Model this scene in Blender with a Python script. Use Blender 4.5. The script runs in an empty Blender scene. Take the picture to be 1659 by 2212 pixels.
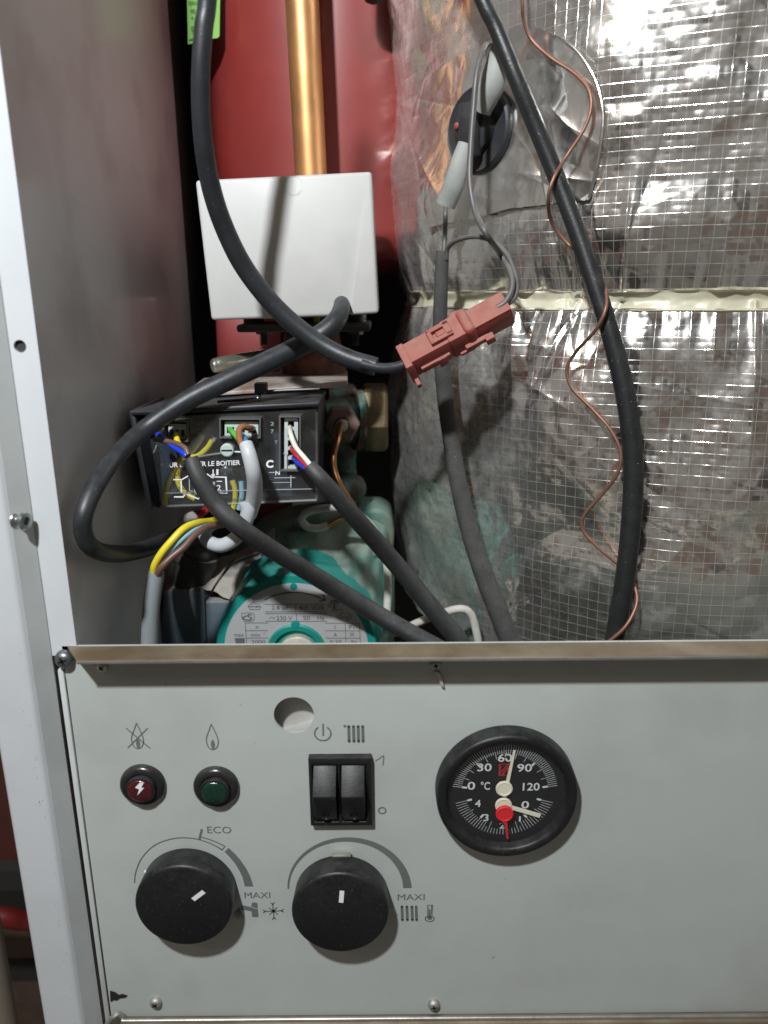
import bpy, bmesh, math, random
import numpy as np
from mathutils import Vector as V, Matrix
from mathutils.geometry import delaunay_2d_cdt

random.seed(7); rng = np.random.default_rng(11)
R = math.radians
S = bpy.context.scene
COL = S.collection

# ---------------------------------------------------------------- camera
W_, H_, FPX = 1659.0, 2212.0, 1670.0
CAM = V((0, -0.276, 0)); PITCH, ROLL = R(16), R(0.45)
cF = V((0, math.cos(PITCH), -math.sin(PITCH)))
_r0, _u0 = V((1, 0, 0)), V((0, math.sin(PITCH), math.cos(PITCH)))
cR = _r0 * math.cos(ROLL) - _u0 * math.sin(ROLL)
cU = _r0 * math.sin(ROLL) + _u0 * math.cos(ROLL)
cam = bpy.data.cameras.new('camera'); camo = bpy.data.objects.new('camera', cam); COL.objects.link(camo)
m = Matrix.Identity(4)
for i in range(3):
    m[i][0], m[i][1], m[i][2], m[i][3] = cR[i], cU[i], -cF[i], CAM[i]
camo.matrix_world = m
cam.sensor_fit = 'VERTICAL'; cam.sensor_height = 36.0; cam.lens = 36.0 * FPX / H_
cam.clip_start = 0.01; cam.clip_end = 50
cam.dof.use_dof = True; cam.dof.focus_distance = 0.345; cam.dof.aperture_fstop = 8.5
S.camera = camo

# ---------------------------------------------------------------- world and lamps
S.view_settings.view_transform = 'Standard'; S.view_settings.look = 'None'
S.view_settings.exposure = 0.0; S.view_settings.gamma = 1.0
S.render.engine = 'CYCLES'
try:
    S.cycles.use_denoising = True
    S.cycles.max_bounces = 8
    S.cycles.glossy_bounces = 5
    S.cycles.transparent_max_bounces = 12
    S.cycles.sample_clamp_indirect = 4.0
except Exception:
    pass
wd = bpy.data.worlds.new('World'); S.world = wd; wd.use_nodes = True
nt = wd.node_tree; nt.nodes.clear()
wo = nt.nodes.new('ShaderNodeOutputWorld'); bg = nt.nodes.new('ShaderNodeBackground')
tc = nt.nodes.new('ShaderNodeTexCoord'); vo = nt.nodes.new('ShaderNodeTexVoronoi'); cr = nt.nodes.new('ShaderNodeValToRGB')
WOFF = 7.7; vo.inputs['Scale'].default_value = 2.6; vo.distance = 'CHEBYCHEV'
sp = nt.nodes.new('ShaderNodeSeparateColor')
mpw = nt.nodes.new('ShaderNodeMapping'); mpw.inputs['Location'].default_value = (WOFF, .4, .9)
nt.links.new(tc.outputs['Generated'], mpw.inputs['Vector']); nt.links.new(mpw.outputs[0], vo.inputs['Vector']); nt.links.new(vo.outputs['Color'], sp.inputs[0])
nt.links.new(sp.outputs[0], cr.inputs[0]); nt.links.new(cr.outputs[0], bg.inputs[0]); nt.links.new(bg.outputs[0], wo.inputs[0])
e = cr.color_ramp.elements
e[0].position = 0; e[0].color = (.040, .036, .035, 1); e[1].position = 1; e[1].color = (.36, .345, .32, 1)
for p_, c_ in ((.16, (.05, .044, .041, 1)), (.24, (.15, .115, .092, 1)), (.44, (.15, .122, .104, 1)), (.52, (.20, .19, .175, 1)), (.70, (.23, .218, .20, 1)), (.78, (.17, .145, .125, 1)), (.88, (.30, .29, .265, 1))):
    n_ = e.new(p_); n_.color = c_
sz = nt.nodes.new('ShaderNodeSeparateXYZ'); nt.links.new(tc.outputs['Generated'], sz.inputs[0])
mz = nt.nodes.new('ShaderNodeMapRange'); mz.interpolation_type = 'SMOOTHSTEP'; nt.links.new(sz.outputs[2], mz.inputs[0])
for i_, v_ in enumerate((-.75, .10, .50, .84)): mz.inputs[1 + i_].default_value = v_
nt.links.new(mz.outputs[0], bg.inputs[1])

def lamp(name, loc, target, size, power, col):
    l = bpy.data.lights.new(name, 'AREA'); l.shape = 'DISK'; l.size = size; l.energy = power; l.color = col
    o = bpy.data.objects.new(name, l); COL.objects.link(o); o.location = loc
    o.rotation_euler = (V(target) - V(loc)).to_track_quat('-Z', 'Y').to_euler()
    return o
lamp('work_lamp', (-.155, -.42, .40), (0.0, 0.05, -.06),   .036, 7.2, (.93, .975, 1.0))
lamp('room_lamp', (-.62, -.75, .64), (0, 0, -.1), .10, .65, (1.0, .78, .56))

# ---------------------------------------------------------------- pixel helpers (1659 x 2212 reading of the photograph)
def ray(px, py):
    return cF + cR * ((px - W_ / 2) / FPX) - cU * ((py - H_ / 2) / FPX)
def P(px, py, Y):
    d = ray(px, py); return CAM + d * ((Y - CAM.y) / d.y)
def mpp(px, py, Y):
    return ((Y - CAM.y) / ray(px, py).y) / FPX
TX, TY, TR = .176, .215, .17
def fo(px, py, off=0.0):                     # where a line of sight meets the tank jacket, off metres outside it
    d = ray(px, py); rr = TR + off
    ox, oy = CAM.x - TX, CAM.y - TY
    a = d.x ** 2 + d.y ** 2; b = ox * d.x + oy * d.y; c = ox * ox + oy * oy - rr * rr
    q = b * b - a * c
    t = (-b - math.sqrt(max(q, 0))) / a
    return CAM + d * t
def zmap(x0, y0, s):                         # crop of the photograph -> the 1659-wide reading
    return lambda x, y: ((x0 + x / s) / 1.80832, (y0 + y / s) / 1.80832)

# ---------------------------------------------------------------- object helpers
OFF = {}
def thing(name, label, cat, loc, group=None):
    o = bpy.data.objects.new(name, None); COL.objects.link(o); o.location = loc; o.empty_display_size = .01
    o['label'] = label; o['category'] = cat
    if group: o['group'] = group
    OFF[o.name] = V(loc); return o
def obj(name, geo, mat, parent=None, bevel=0, seg=2, sharp=38, label=None, cat=None, group=None, kind=None, ang=30):
    vs, fs = geo
    if parent is not None: off = OFF[parent.name]
    else:
        a = np.array([tuple(v) for v in vs]); off = V(((a[:, 0].min() + a[:, 0].max()) / 2, (a[:, 1].min() + a[:, 1].max()) / 2, a[:, 2].min()))
    me = bpy.data.meshes.new(name)
    me.from_pydata([tuple(V(v) - off) for v in vs], [], fs)
    bm = bmesh.new(); bm.from_mesh(me)
    bmesh.ops.recalc_face_normals(bm, faces=bm.faces)
    if bevel:
        ed = [e for e in bm.edges if len(e.link_faces) == 2 and e.calc_face_angle(0) > R(ang)]
        if ed: bmesh.ops.bevel(bm, geom=ed, offset=bevel, segments=seg, profile=.5, affect='EDGES', clamp_overlap=True)
    bm.to_mesh(me); bm.free()
    me.polygons.foreach_set('use_smooth', [True] * len(me.polygons))
    me.set_sharp_from_angle(angle=R(sharp))
    me.materials.append(mat)
    o = bpy.data.objects.new(name, me); COL.objects.link(o)
    if parent is not None: o.parent = parent; OFF[o.name] = off
    else: o.location = off; OFF[o.name] = off
    if label: o['label'] = label
    if cat: o['category'] = cat
    if group: o['group'] = group
    if kind: o['kind'] = kind
    return o
def join(*gs):
    vs, fs = [], []
    for g in gs:
        n = len(vs); vs += list(g[0]); fs += [[i + n for i in f] for f in g[1]]
    return vs, fs
def box(c, s, ax=None):
    c = V(c); ax = ax or (V((1, 0, 0)), V((0, 1, 0)), V((0, 0, 1)))
    vs = []
    for i in (-.5, .5):
        for j in (-.5, .5):
            for k in (-.5, .5): vs.append(c + ax[0] * (i * s[0]) + ax[1] * (j * s[1]) + ax[2] * (k * s[2]))
    return vs, [[0, 1, 3, 2], [4, 6, 7, 5], [0, 4, 5, 1], [2, 3, 7, 6], [0, 2, 6, 4], [1, 5, 7, 3]]
def bbox(a, b):
    a, b = V(a), V(b); return box((a + b) / 2, [abs(b[i] - a[i]) for i in range(3)])
def prism(poly, vec):
    n = len(poly); vec = V(vec)
    vs = [V(p) for p in poly] + [V(p) + vec for p in poly]
    return vs, [list(range(n)), list(range(2 * n - 1, n - 1, -1))] + [[i, (i + 1) % n, n + (i + 1) % n, n + i] for i in range(n)]
def plate(outer, holes, y0, y1):             # plate in the XZ plane with real holes; outer / holes: lists of (x, z)
    pts, edges = [], []
    for loop in [outer] + holes:
        n0 = len(pts); pts += [V((a, b)) for a, b in loop]; k = len(loop)
        edges += [(n0 + i, n0 + (i + 1) % k) for i in range(k)]
    vo_, eo, fo_, _, _, _ = delaunay_2d_cdt(pts, edges, [], 1, 1e-9)
    def inside(p, loop):
        r = False; n = len(loop)
        for i in range(n):
            (x1, z1), (x2, z2) = loop[i], loop[(i + 1) % n]
            if (z1 > p[1]) != (z2 > p[1]) and p[0] < (x2 - x1) * (p[1] - z1) / (z2 - z1) + x1: r = not r
        return r
    keep = []
    for f in fo_:
        c = sum((vo_[i] for i in f), V((0, 0))) / len(f)
        if inside(c, outer) and not any(inside(c, h) for h in holes): keep.append(list(f))
    n = len(vo_)
    vs = [V((v[0], y0, v[1])) for v in vo_] + [V((v[0], y1, v[1])) for v in vo_]
    fs = keep + [[i + n for i in reversed(f)] for f in keep]
    cnt = {}
    for f in keep:
        for i in range(len(f)):
            a, b = f[i], f[(i + 1) % len(f)]; cnt[(a, b)] = 1
    for (a, b) in list(cnt):
        if (b, a) not in cnt: fs.append([a, b, b + n, a + n])
    return vs, fs
def circ(cx, cz, r, n=32, rz=None):
    rz = rz or r
    return [(cx + r * math.cos(2 * math.pi * i / n), cz + rz * math.sin(2 * math.pi * i / n)) for i in range(n)]
def frame_of(axis):
    a = V(axis).normalized(); h = V((0, 0, 1)) if abs(a.z) < .9 else V((1, 0, 0))
    u = h.cross(a).normalized(); return a, u, a.cross(u)
def revolve(c, axis, prof, n=40):            # prof: (radius, height along axis)
    c = V(c); a, u, w = frame_of(axis); vs, fs, rings = [], [], []
    for r, h in prof:
        if r <= 1e-9: vs.append(c + a * h); rings.append([len(vs) - 1])
        else:
            k = len(vs)
            for i in range(n):
                t = 2 * math.pi * i / n; vs.append(c + a * h + u * (r * math.cos(t)) + w * (r * math.sin(t)))
            rings.append(list(range(k, k + n)))
    for A, B in zip(rings, rings[1:]):
        if len(A) == 1 and len(B) == 1: continue
        for i in range(n):
            j = (i + 1) % n
            if len(A) == 1: fs.append([A[0], B[j], B[i]])
            elif len(B) == 1: fs.append([A[i], A[j], B[0]])
            else: fs.append([A[i], A[j], B[j], B[i]])
    if len(rings[0]) > 1: fs.append(rings[0][::-1])
    if len(rings[-1]) > 1: fs.append(rings[-1])
    return vs, fs
def spline(pts, rad, per=9):
    P_ = [V(p) for p in pts]; n = len(P_)
    rad = [rad] * n if not isinstance(rad, (list, tuple)) else list(rad)
    out, ro = [], []
    for i in range(n - 1):
        p0 = P_[i - 1] if i else P_[0] * 2 - P_[1]; p1, p2 = P_[i], P_[i + 1]
        p3 = P_[i + 2] if i + 2 < n else P_[-1] * 2 - P_[-2]
        for k in range(per):
            t = k / per
            out.append(.5 * ((2 * p1) + (p2 - p0) * t + (2 * p0 - 5 * p1 + 4 * p2 - p3) * t * t + (3 * p1 - p0 - 3 * p2 + p3) * t ** 3))
            ro.append(rad[i] * (1 - t) + rad[i + 1] * t)
    out.append(P_[-1]); ro.append(rad[-1]); return out, ro
def tube(pts, rad, n=14, per=9, flat=1.0, wob=0.0):
    c, r = spline(pts, rad, per)
    vs, fs = [], []; T = (c[1] - c[0]).normalized(); u = T.cross(V((0, 1, 0)))
    if u.length < .05: u = T.cross(V((1, 0, 0)))
    u.normalize()
    for i, p in enumerate(c):
        t = (c[min(i + 1, len(c) - 1)] - c[max(i - 1, 0)]).normalized()
        u = (u - t * u.dot(t)).normalized(); w = t.cross(u)
        rr = r[i] * (1 + wob * (random.random() - .5))
        for k in range(n):
            a = 2 * math.pi * k / n
            vs.append(p + u * (rr * math.cos(a)) + w * (rr * flat * math.sin(a)))
    for i in range(len(c) - 1):
        for k in range(n):
            j = (k + 1) % n; fs.append([i * n + k, i * n + j, (i + 1) * n + j, (i + 1) * n + k])
    fs.append(list(range(n))[::-1]); fs.append([(len(c) - 1) * n + k for k in range(n)])
    return vs, fs
def ptube(pts, rpx, **kw):                   # pts (px, py, Y); radius in photo pixels
    w = [P(*p) for p in pts]
    rp = rpx if isinstance(rpx, (list, tuple)) else [rpx] * len(pts)
    return tube(w, [q * mpp(*p) for q, p in zip(rp, pts)], **kw)
def ftube(pts, rpx, **kw):                   # pts (px, py, off) on the jacket
    w = [fo(*p) for p in pts]
    rp = rpx if isinstance(rpx, (list, tuple)) else [rpx] * len(pts)
    return tube(w, [q * (a - CAM).dot(cF) / FPX for q, a in zip(rp, w)], **kw)
def ribbon(pts, width, closed=False):        # flat printed stroke in a plane of constant Y
    pts = [V(p) for p in pts]; n = len(pts)
    ws = width if isinstance(width, (list, tuple)) else [width] * n
    vs, fs = [], []
    for i, p in enumerate(pts):
        a = pts[i - 1] if (i or closed) else p; b = pts[(i + 1) % n] if (i < n - 1 or closed) else p
        t = (b - a); t.y = 0; t.normalize(); nn = V((-t.z, 0, t.x))
        d1 = (p - a); d1.y = 0
        k = 1.0
        if a is not p and b is not p and d1.length > 0:
            k = 1 / max(.5, abs(nn.dot(V((-d1.z, 0, d1.x)).normalized())))
        vs += [p + nn * (ws[i] / 2 * k), p - nn * (ws[i] / 2 * k)]
    for i in range(n - 1 + (1 if closed else 0)):
        j = (i + 1) % n; fs.append([2 * i, 2 * j, 2 * j + 1, 2 * i + 1])
    return vs, fs
def flat(pts): return [V(p) for p in pts], [list(range(len(pts)))]
def text(s, c, h, w=None, ax=None, az=None, thick=0):
    ax = ax or V((1, 0, 0)); az = az or V((0, 0, 1))
    cu = bpy.data.curves.new('t', 'FONT'); cu.body = s; cu.resolution_u = 3; cu.offset = thick
    o = bpy.data.objects.new('t', cu); COL.objects.link(o)
    bpy.context.view_layer.update()
    me = bpy.data.meshes.new_from_object(o.evaluated_get(bpy.context.evaluated_depsgraph_get()))
    vs = [v.co.copy() for v in me.vertices]; fs = [list(p.vertices) for p in me.polygons]
    bpy.data.objects.remove(o); bpy.data.curves.remove(cu); bpy.data.meshes.remove(me)
    x0, x1 = min(v.x for v in vs), max(v.x for v in vs); y0, y1 = min(v.y for v in vs), max(v.y for v in vs)
    k = h / (y1 - y0); kx = (w / (x1 - x0)) if w else k
    return [V(c) + ax * ((v.x - (x0 + x1) / 2) * kx) + az * ((v.y - (y0 + y1) / 2) * k) for v in vs], fs
def arc(c, r0, a0, a1, n, Y):
    return [V((c.x + r0 * math.cos(R(a0 + (a1 - a0) * i / n)), Y, c.z + r0 * math.sin(R(a0 + (a1 - a0) * i / n)))) for i in range(n + 1)]
def sector(c, ri, ro, a0, a1, Y, n=24):
    A = arc(c, ri, a0, a1, n, Y); B = arc(c, ro, a0, a1, n, Y)
    return A + B, [[i, i + 1, n + 2 + i, n + 1 + i] for i in range(n)]
def disc(c, r, Y, n=24): return flat([V((c.x + r * math.cos(2 * math.pi * i / n), Y, c.z + r * math.sin(2 * math.pi * i / n))) for i in range(n)])

# ---------------------------------------------------------------- materials
def mat(name, col, rough=.5, metal=0., var=.12, vs=60., bump=0., bs=400., dust=0., dcol=(.30, .28, .25), second=None, sscale=25., sthr=.5, ssoft=.1, spec=.5, coat=0., rvar=0., dthr=.25, speck=0., grime=0., spots=0.):
    m = bpy.data.materials.new(name); m.use_nodes = True; t = m.node_tree; N, L = t.nodes, t.links
    b = N['Principled BSDF']; b.inputs['Metallic'].default_value = metal; b.inputs['Specular IOR Level'].default_value = spec
    b.inputs['Coat Weight'].default_value = coat; b.inputs['Coat Roughness'].default_value = .15
    tc = N.new('ShaderNodeTexCoord')
    def noise(sc, det=4., ro=.55):
        n = N.new('ShaderNodeTexNoise'); n.inputs['Scale'].default_value = sc; n.inputs['Detail'].default_value = det
        n.inputs['Roughness'].default_value = ro; L.new(tc.outputs['Object'], n.inputs['Vector']); return n.outputs['Fac']
    def mixc(f, a, b_):
        x = N.new('ShaderNodeMix'); x.data_type = 'RGBA'
        if isinstance(f, float): x.inputs['Factor'].default_value = f
        else: L.new(f, x.inputs['Factor'])
        for s, i in ((a, 6), (b_, 7)):
            if isinstance(s, tuple): x.inputs[i].default_value = (*s[:3], 1)
            else: L.new(s, x.inputs[i])
        return x.outputs[2]
    def rng_(f, a, b_, o0=0., o1=1.):
        x = N.new('ShaderNodeMapRange'); L.new(f, x.inputs[0])
        for i, v in enumerate((a, b_, o0, o1)): x.inputs[1 + i].default_value = v
        return x.outputs[0]
    def math_(op, a, b_):
        x = N.new('ShaderNodeMath'); x.operation = op
        for i, s in enumerate((a, b_)):
            if isinstance(s, (float, int)): x.inputs[i].default_value = s
            else: L.new(s, x.inputs[i])
        return x.outputs[0]
    nz = noise(vs)
    c = mixc(rng_(nz, .3, .7), tuple(v * (1 - var) for v in col), tuple(min(1, v * (1 + var)) for v in col))
    if second:
        c = mixc(rng_(noise(sscale, 6.), sthr - ssoft, sthr + ssoft), c, second)
    if grime:
        c = mixc(rng_(noise(14., 5.), .5, .75, 0., grime), c, (.10, .09, .08))
    rgh = None
    if dust:
        g = N.new('ShaderNodeNewGeometry'); sx = N.new('ShaderNodeSeparateXYZ'); L.new(g.outputs['Normal'], sx.inputs[0])
        up = rng_(sx.outputs[2], -.1, .75)
        d = math_('MULTIPLY', math_('MULTIPLY', up, rng_(noise(130., 6., .7), dthr, dthr + .4)), dust)
        c = mixc(d, c, dcol)
        rgh = rng_(d, 0., .8, rough, .9)
    if speck:
        c = mixc(rng_(noise(1500., 1.), .74, .78, 0., speck), c, (.55, .53, .5))
    if spots:
        c = mixc(rng_(noise(210., 2.), .73, .78, 0., spots), c, (.13, .125, .115))
    L.new(c, b.inputs['Base Color'])
    if rgh is not None: L.new(rgh, b.inputs['Roughness'])
    elif rvar: L.new(rng_(noise(90.), .3, .7, rough - rvar, rough + rvar), b.inputs['Roughness'])
    else: b.inputs['Roughness'].default_value = rough
    if bump:
        bp = N.new('ShaderNodeBump'); bp.inputs['Strength'].default_value = bump; bp.inputs['Distance'].default_value = .0006
        L.new(noise(bs, 5.), bp.inputs['Height']); L.new(bp.outputs[0], b.inputs['Normal'])
    return m
def clear(name, tint=(.9, .93, .95), refl=.12, rough=.08, haze=0.):
    m = bpy.data.materials.new(name); m.use_nodes = True; t = m.node_tree; N, L = t.nodes, t.links; N.clear()
    o = N.new('ShaderNodeOutputMaterial'); mx = N.new('ShaderNodeMixShader'); tr = N.new('ShaderNodeBsdfTransparent'); gl = N.new('ShaderNodeBsdfGlossy')
    fr = N.new('ShaderNodeLayerWeight'); fr.inputs[0].default_value = .25; ad = N.new('ShaderNodeMath'); ad.operation = 'MULTIPLY_ADD'
    ad.inputs[1].default_value = .35; ad.inputs[2].default_value = refl
    tr.inputs[0].default_value = (*tint, 1); gl.inputs['Roughness'].default_value = rough
    pw_ = N.new('ShaderNodeMath'); pw_.operation = 'POWER'; pw_.inputs[1].default_value = 3.0; L.new(fr.outputs[1], pw_.inputs[0]); L.new(pw_.outputs[0], ad.inputs[0]); L.new(ad.outputs[0], mx.inputs[0]); L.new(tr.outputs[0], mx.inputs[1]); L.new(gl.outputs[0], mx.inputs[2])
    if haze:
        df = N.new('ShaderNodeBsdfDiffuse'); df.inputs[0].default_value = (.45, .44, .42, 1); m2 = N.new('ShaderNodeMixShader')
        nz = N.new('ShaderNodeTexNoise'); tcx = N.new('ShaderNodeTexCoord'); nz.inputs['Scale'].default_value = 55; nz.inputs['Detail'].default_value = 5; L.new(tcx.outputs['Object'], nz.inputs['Vector'])
        mr = N.new('ShaderNodeMapRange'); L.new(nz.outputs['Fac'], mr.inputs[0])
        for i_, v_ in enumerate((.3, .75, haze * .3, haze * 2.2)): mr.inputs[1 + i_].default_value = v_
        L.new(mr.outputs[0], m2.inputs[0]); L.new(mx.outputs[0], m2.inputs[1]); L.new(df.outputs[0], m2.inputs[2]); L.new(m2.outputs[0], o.inputs[0])
    else: L.new(mx.outputs[0], o.inputs[0])
    return m
def foil(name, grid=True, dusty=1.0):
    m = bpy.data.materials.new(name); m.use_nodes = True; t = m.node_tree; N, L = t.nodes, t.links
    b = N['Principled BSDF']; b.inputs['Metallic'].default_value = 1.0
    uv = N.new('ShaderNodeUVMap'); uv.uv_map = 'arc'; tc = N.new('ShaderNodeTexCoord')
    def math_(op, a, b_=0., c_=0.):
        x = N.new('ShaderNodeMath'); x.operation = op
        for i, s in enumerate((a, b_, c_)):
            if isinstance(s, (float, int)): x.inputs[i].default_value = s
            else: L.new(s, x.inputs[i])
        return x.outputs[0]
    def noise(sc, det, src, ro=.55):
        n = N.new('ShaderNodeTexNoise'); n.inputs['Scale'].default_value = sc; n.inputs['Detail'].default_value = det; n.inputs['Roughness'].default_value = ro
        L.new(src, n.inputs['Vector']); return n
    def rg(f, a, b_, c_=0., d_=1.):
        x = N.new('ShaderNodeMapRange'); x.interpolation_type = 'SMOOTHSTEP'; L.new(f, x.inputs[0])
        for i, v in enumerate((a, b_, c_, d_)): x.inputs[1 + i].default_value = v
        return x.outputs[0]
    nA = noise(420., 3., tc.outputs['Object']).outputs['Fac']
    vr = N.new('ShaderNodeTexVoronoi'); vr.feature = 'F1'; vr.inputs['Scale'].default_value = 120.; L.new(tc.outputs['Object'], vr.inputs['Vector'])
    h = math_('ADD', math_('MULTIPLY', nA, .16), math_('MULTIPLY', vr.outputs['Distance'], .18))
    col = (.90, .875, .84)
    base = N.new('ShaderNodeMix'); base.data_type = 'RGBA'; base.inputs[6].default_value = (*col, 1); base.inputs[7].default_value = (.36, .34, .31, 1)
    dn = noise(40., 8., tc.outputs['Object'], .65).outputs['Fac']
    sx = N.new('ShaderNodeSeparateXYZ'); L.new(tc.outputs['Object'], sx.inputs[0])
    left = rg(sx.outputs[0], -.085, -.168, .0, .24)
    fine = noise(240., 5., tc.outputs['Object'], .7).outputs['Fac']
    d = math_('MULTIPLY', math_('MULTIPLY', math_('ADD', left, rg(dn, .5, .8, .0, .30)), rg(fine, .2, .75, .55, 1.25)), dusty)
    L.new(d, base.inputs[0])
    last = base.outputs[2]
    if grid:
        s2 = N.new('ShaderNodeSeparateXYZ'); wv = noise(22., 2., tc.outputs['Object'])
        w2 = N.new('ShaderNodeVectorMath'); w2.operation = 'MULTIPLY_ADD'; L.new(wv.outputs['Color'], w2.inputs[0]); w2.inputs[1].default_value = (.10, .10, 0); L.new(uv.outputs[0], w2.inputs[2])
        L.new(w2.outputs[0], s2.inputs[0])
        ds = []
        for i in (0, 1):
            ds.append(math_('ABSOLUTE', math_('SUBTRACT', math_('FRACT', s2.outputs[i]), .5)))
        line = math_('MAXIMUM', rg(ds[0], .466, .49), rg(ds[1], .458, .486))
        h = math_('ADD', h, math_('MULTIPLY', math_('MULTIPLY', line, rg(noise(75., 3., tc.outputs['Object']).outputs['Fac'], .35, .62, .30, 1.)), .42))
        x = N.new('ShaderNodeMix'); x.data_type = 'RGBA'; L.new(math_('MULTIPLY', line, .22), x.inputs[0]); L.new(last, x.inputs[6]); x.inputs[7].default_value = (.62, .62, .60, 1)
        last = x.outputs[2]
        d = math_('MAXIMUM', d, math_('MULTIPLY', line, .20))
    L.new(last, b.inputs['Base Color'])
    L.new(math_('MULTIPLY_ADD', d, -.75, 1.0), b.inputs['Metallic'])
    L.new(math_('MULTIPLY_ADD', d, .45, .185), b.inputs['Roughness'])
    bp = N.new('ShaderNodeBump'); bp.inputs['Strength'].default_value = .30; bp.inputs['Distance'].default_value = .00045
    L.new(h, bp.inputs['Height']); L.new(bp.outputs[0], b.inputs['Normal'])
    return m

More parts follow.
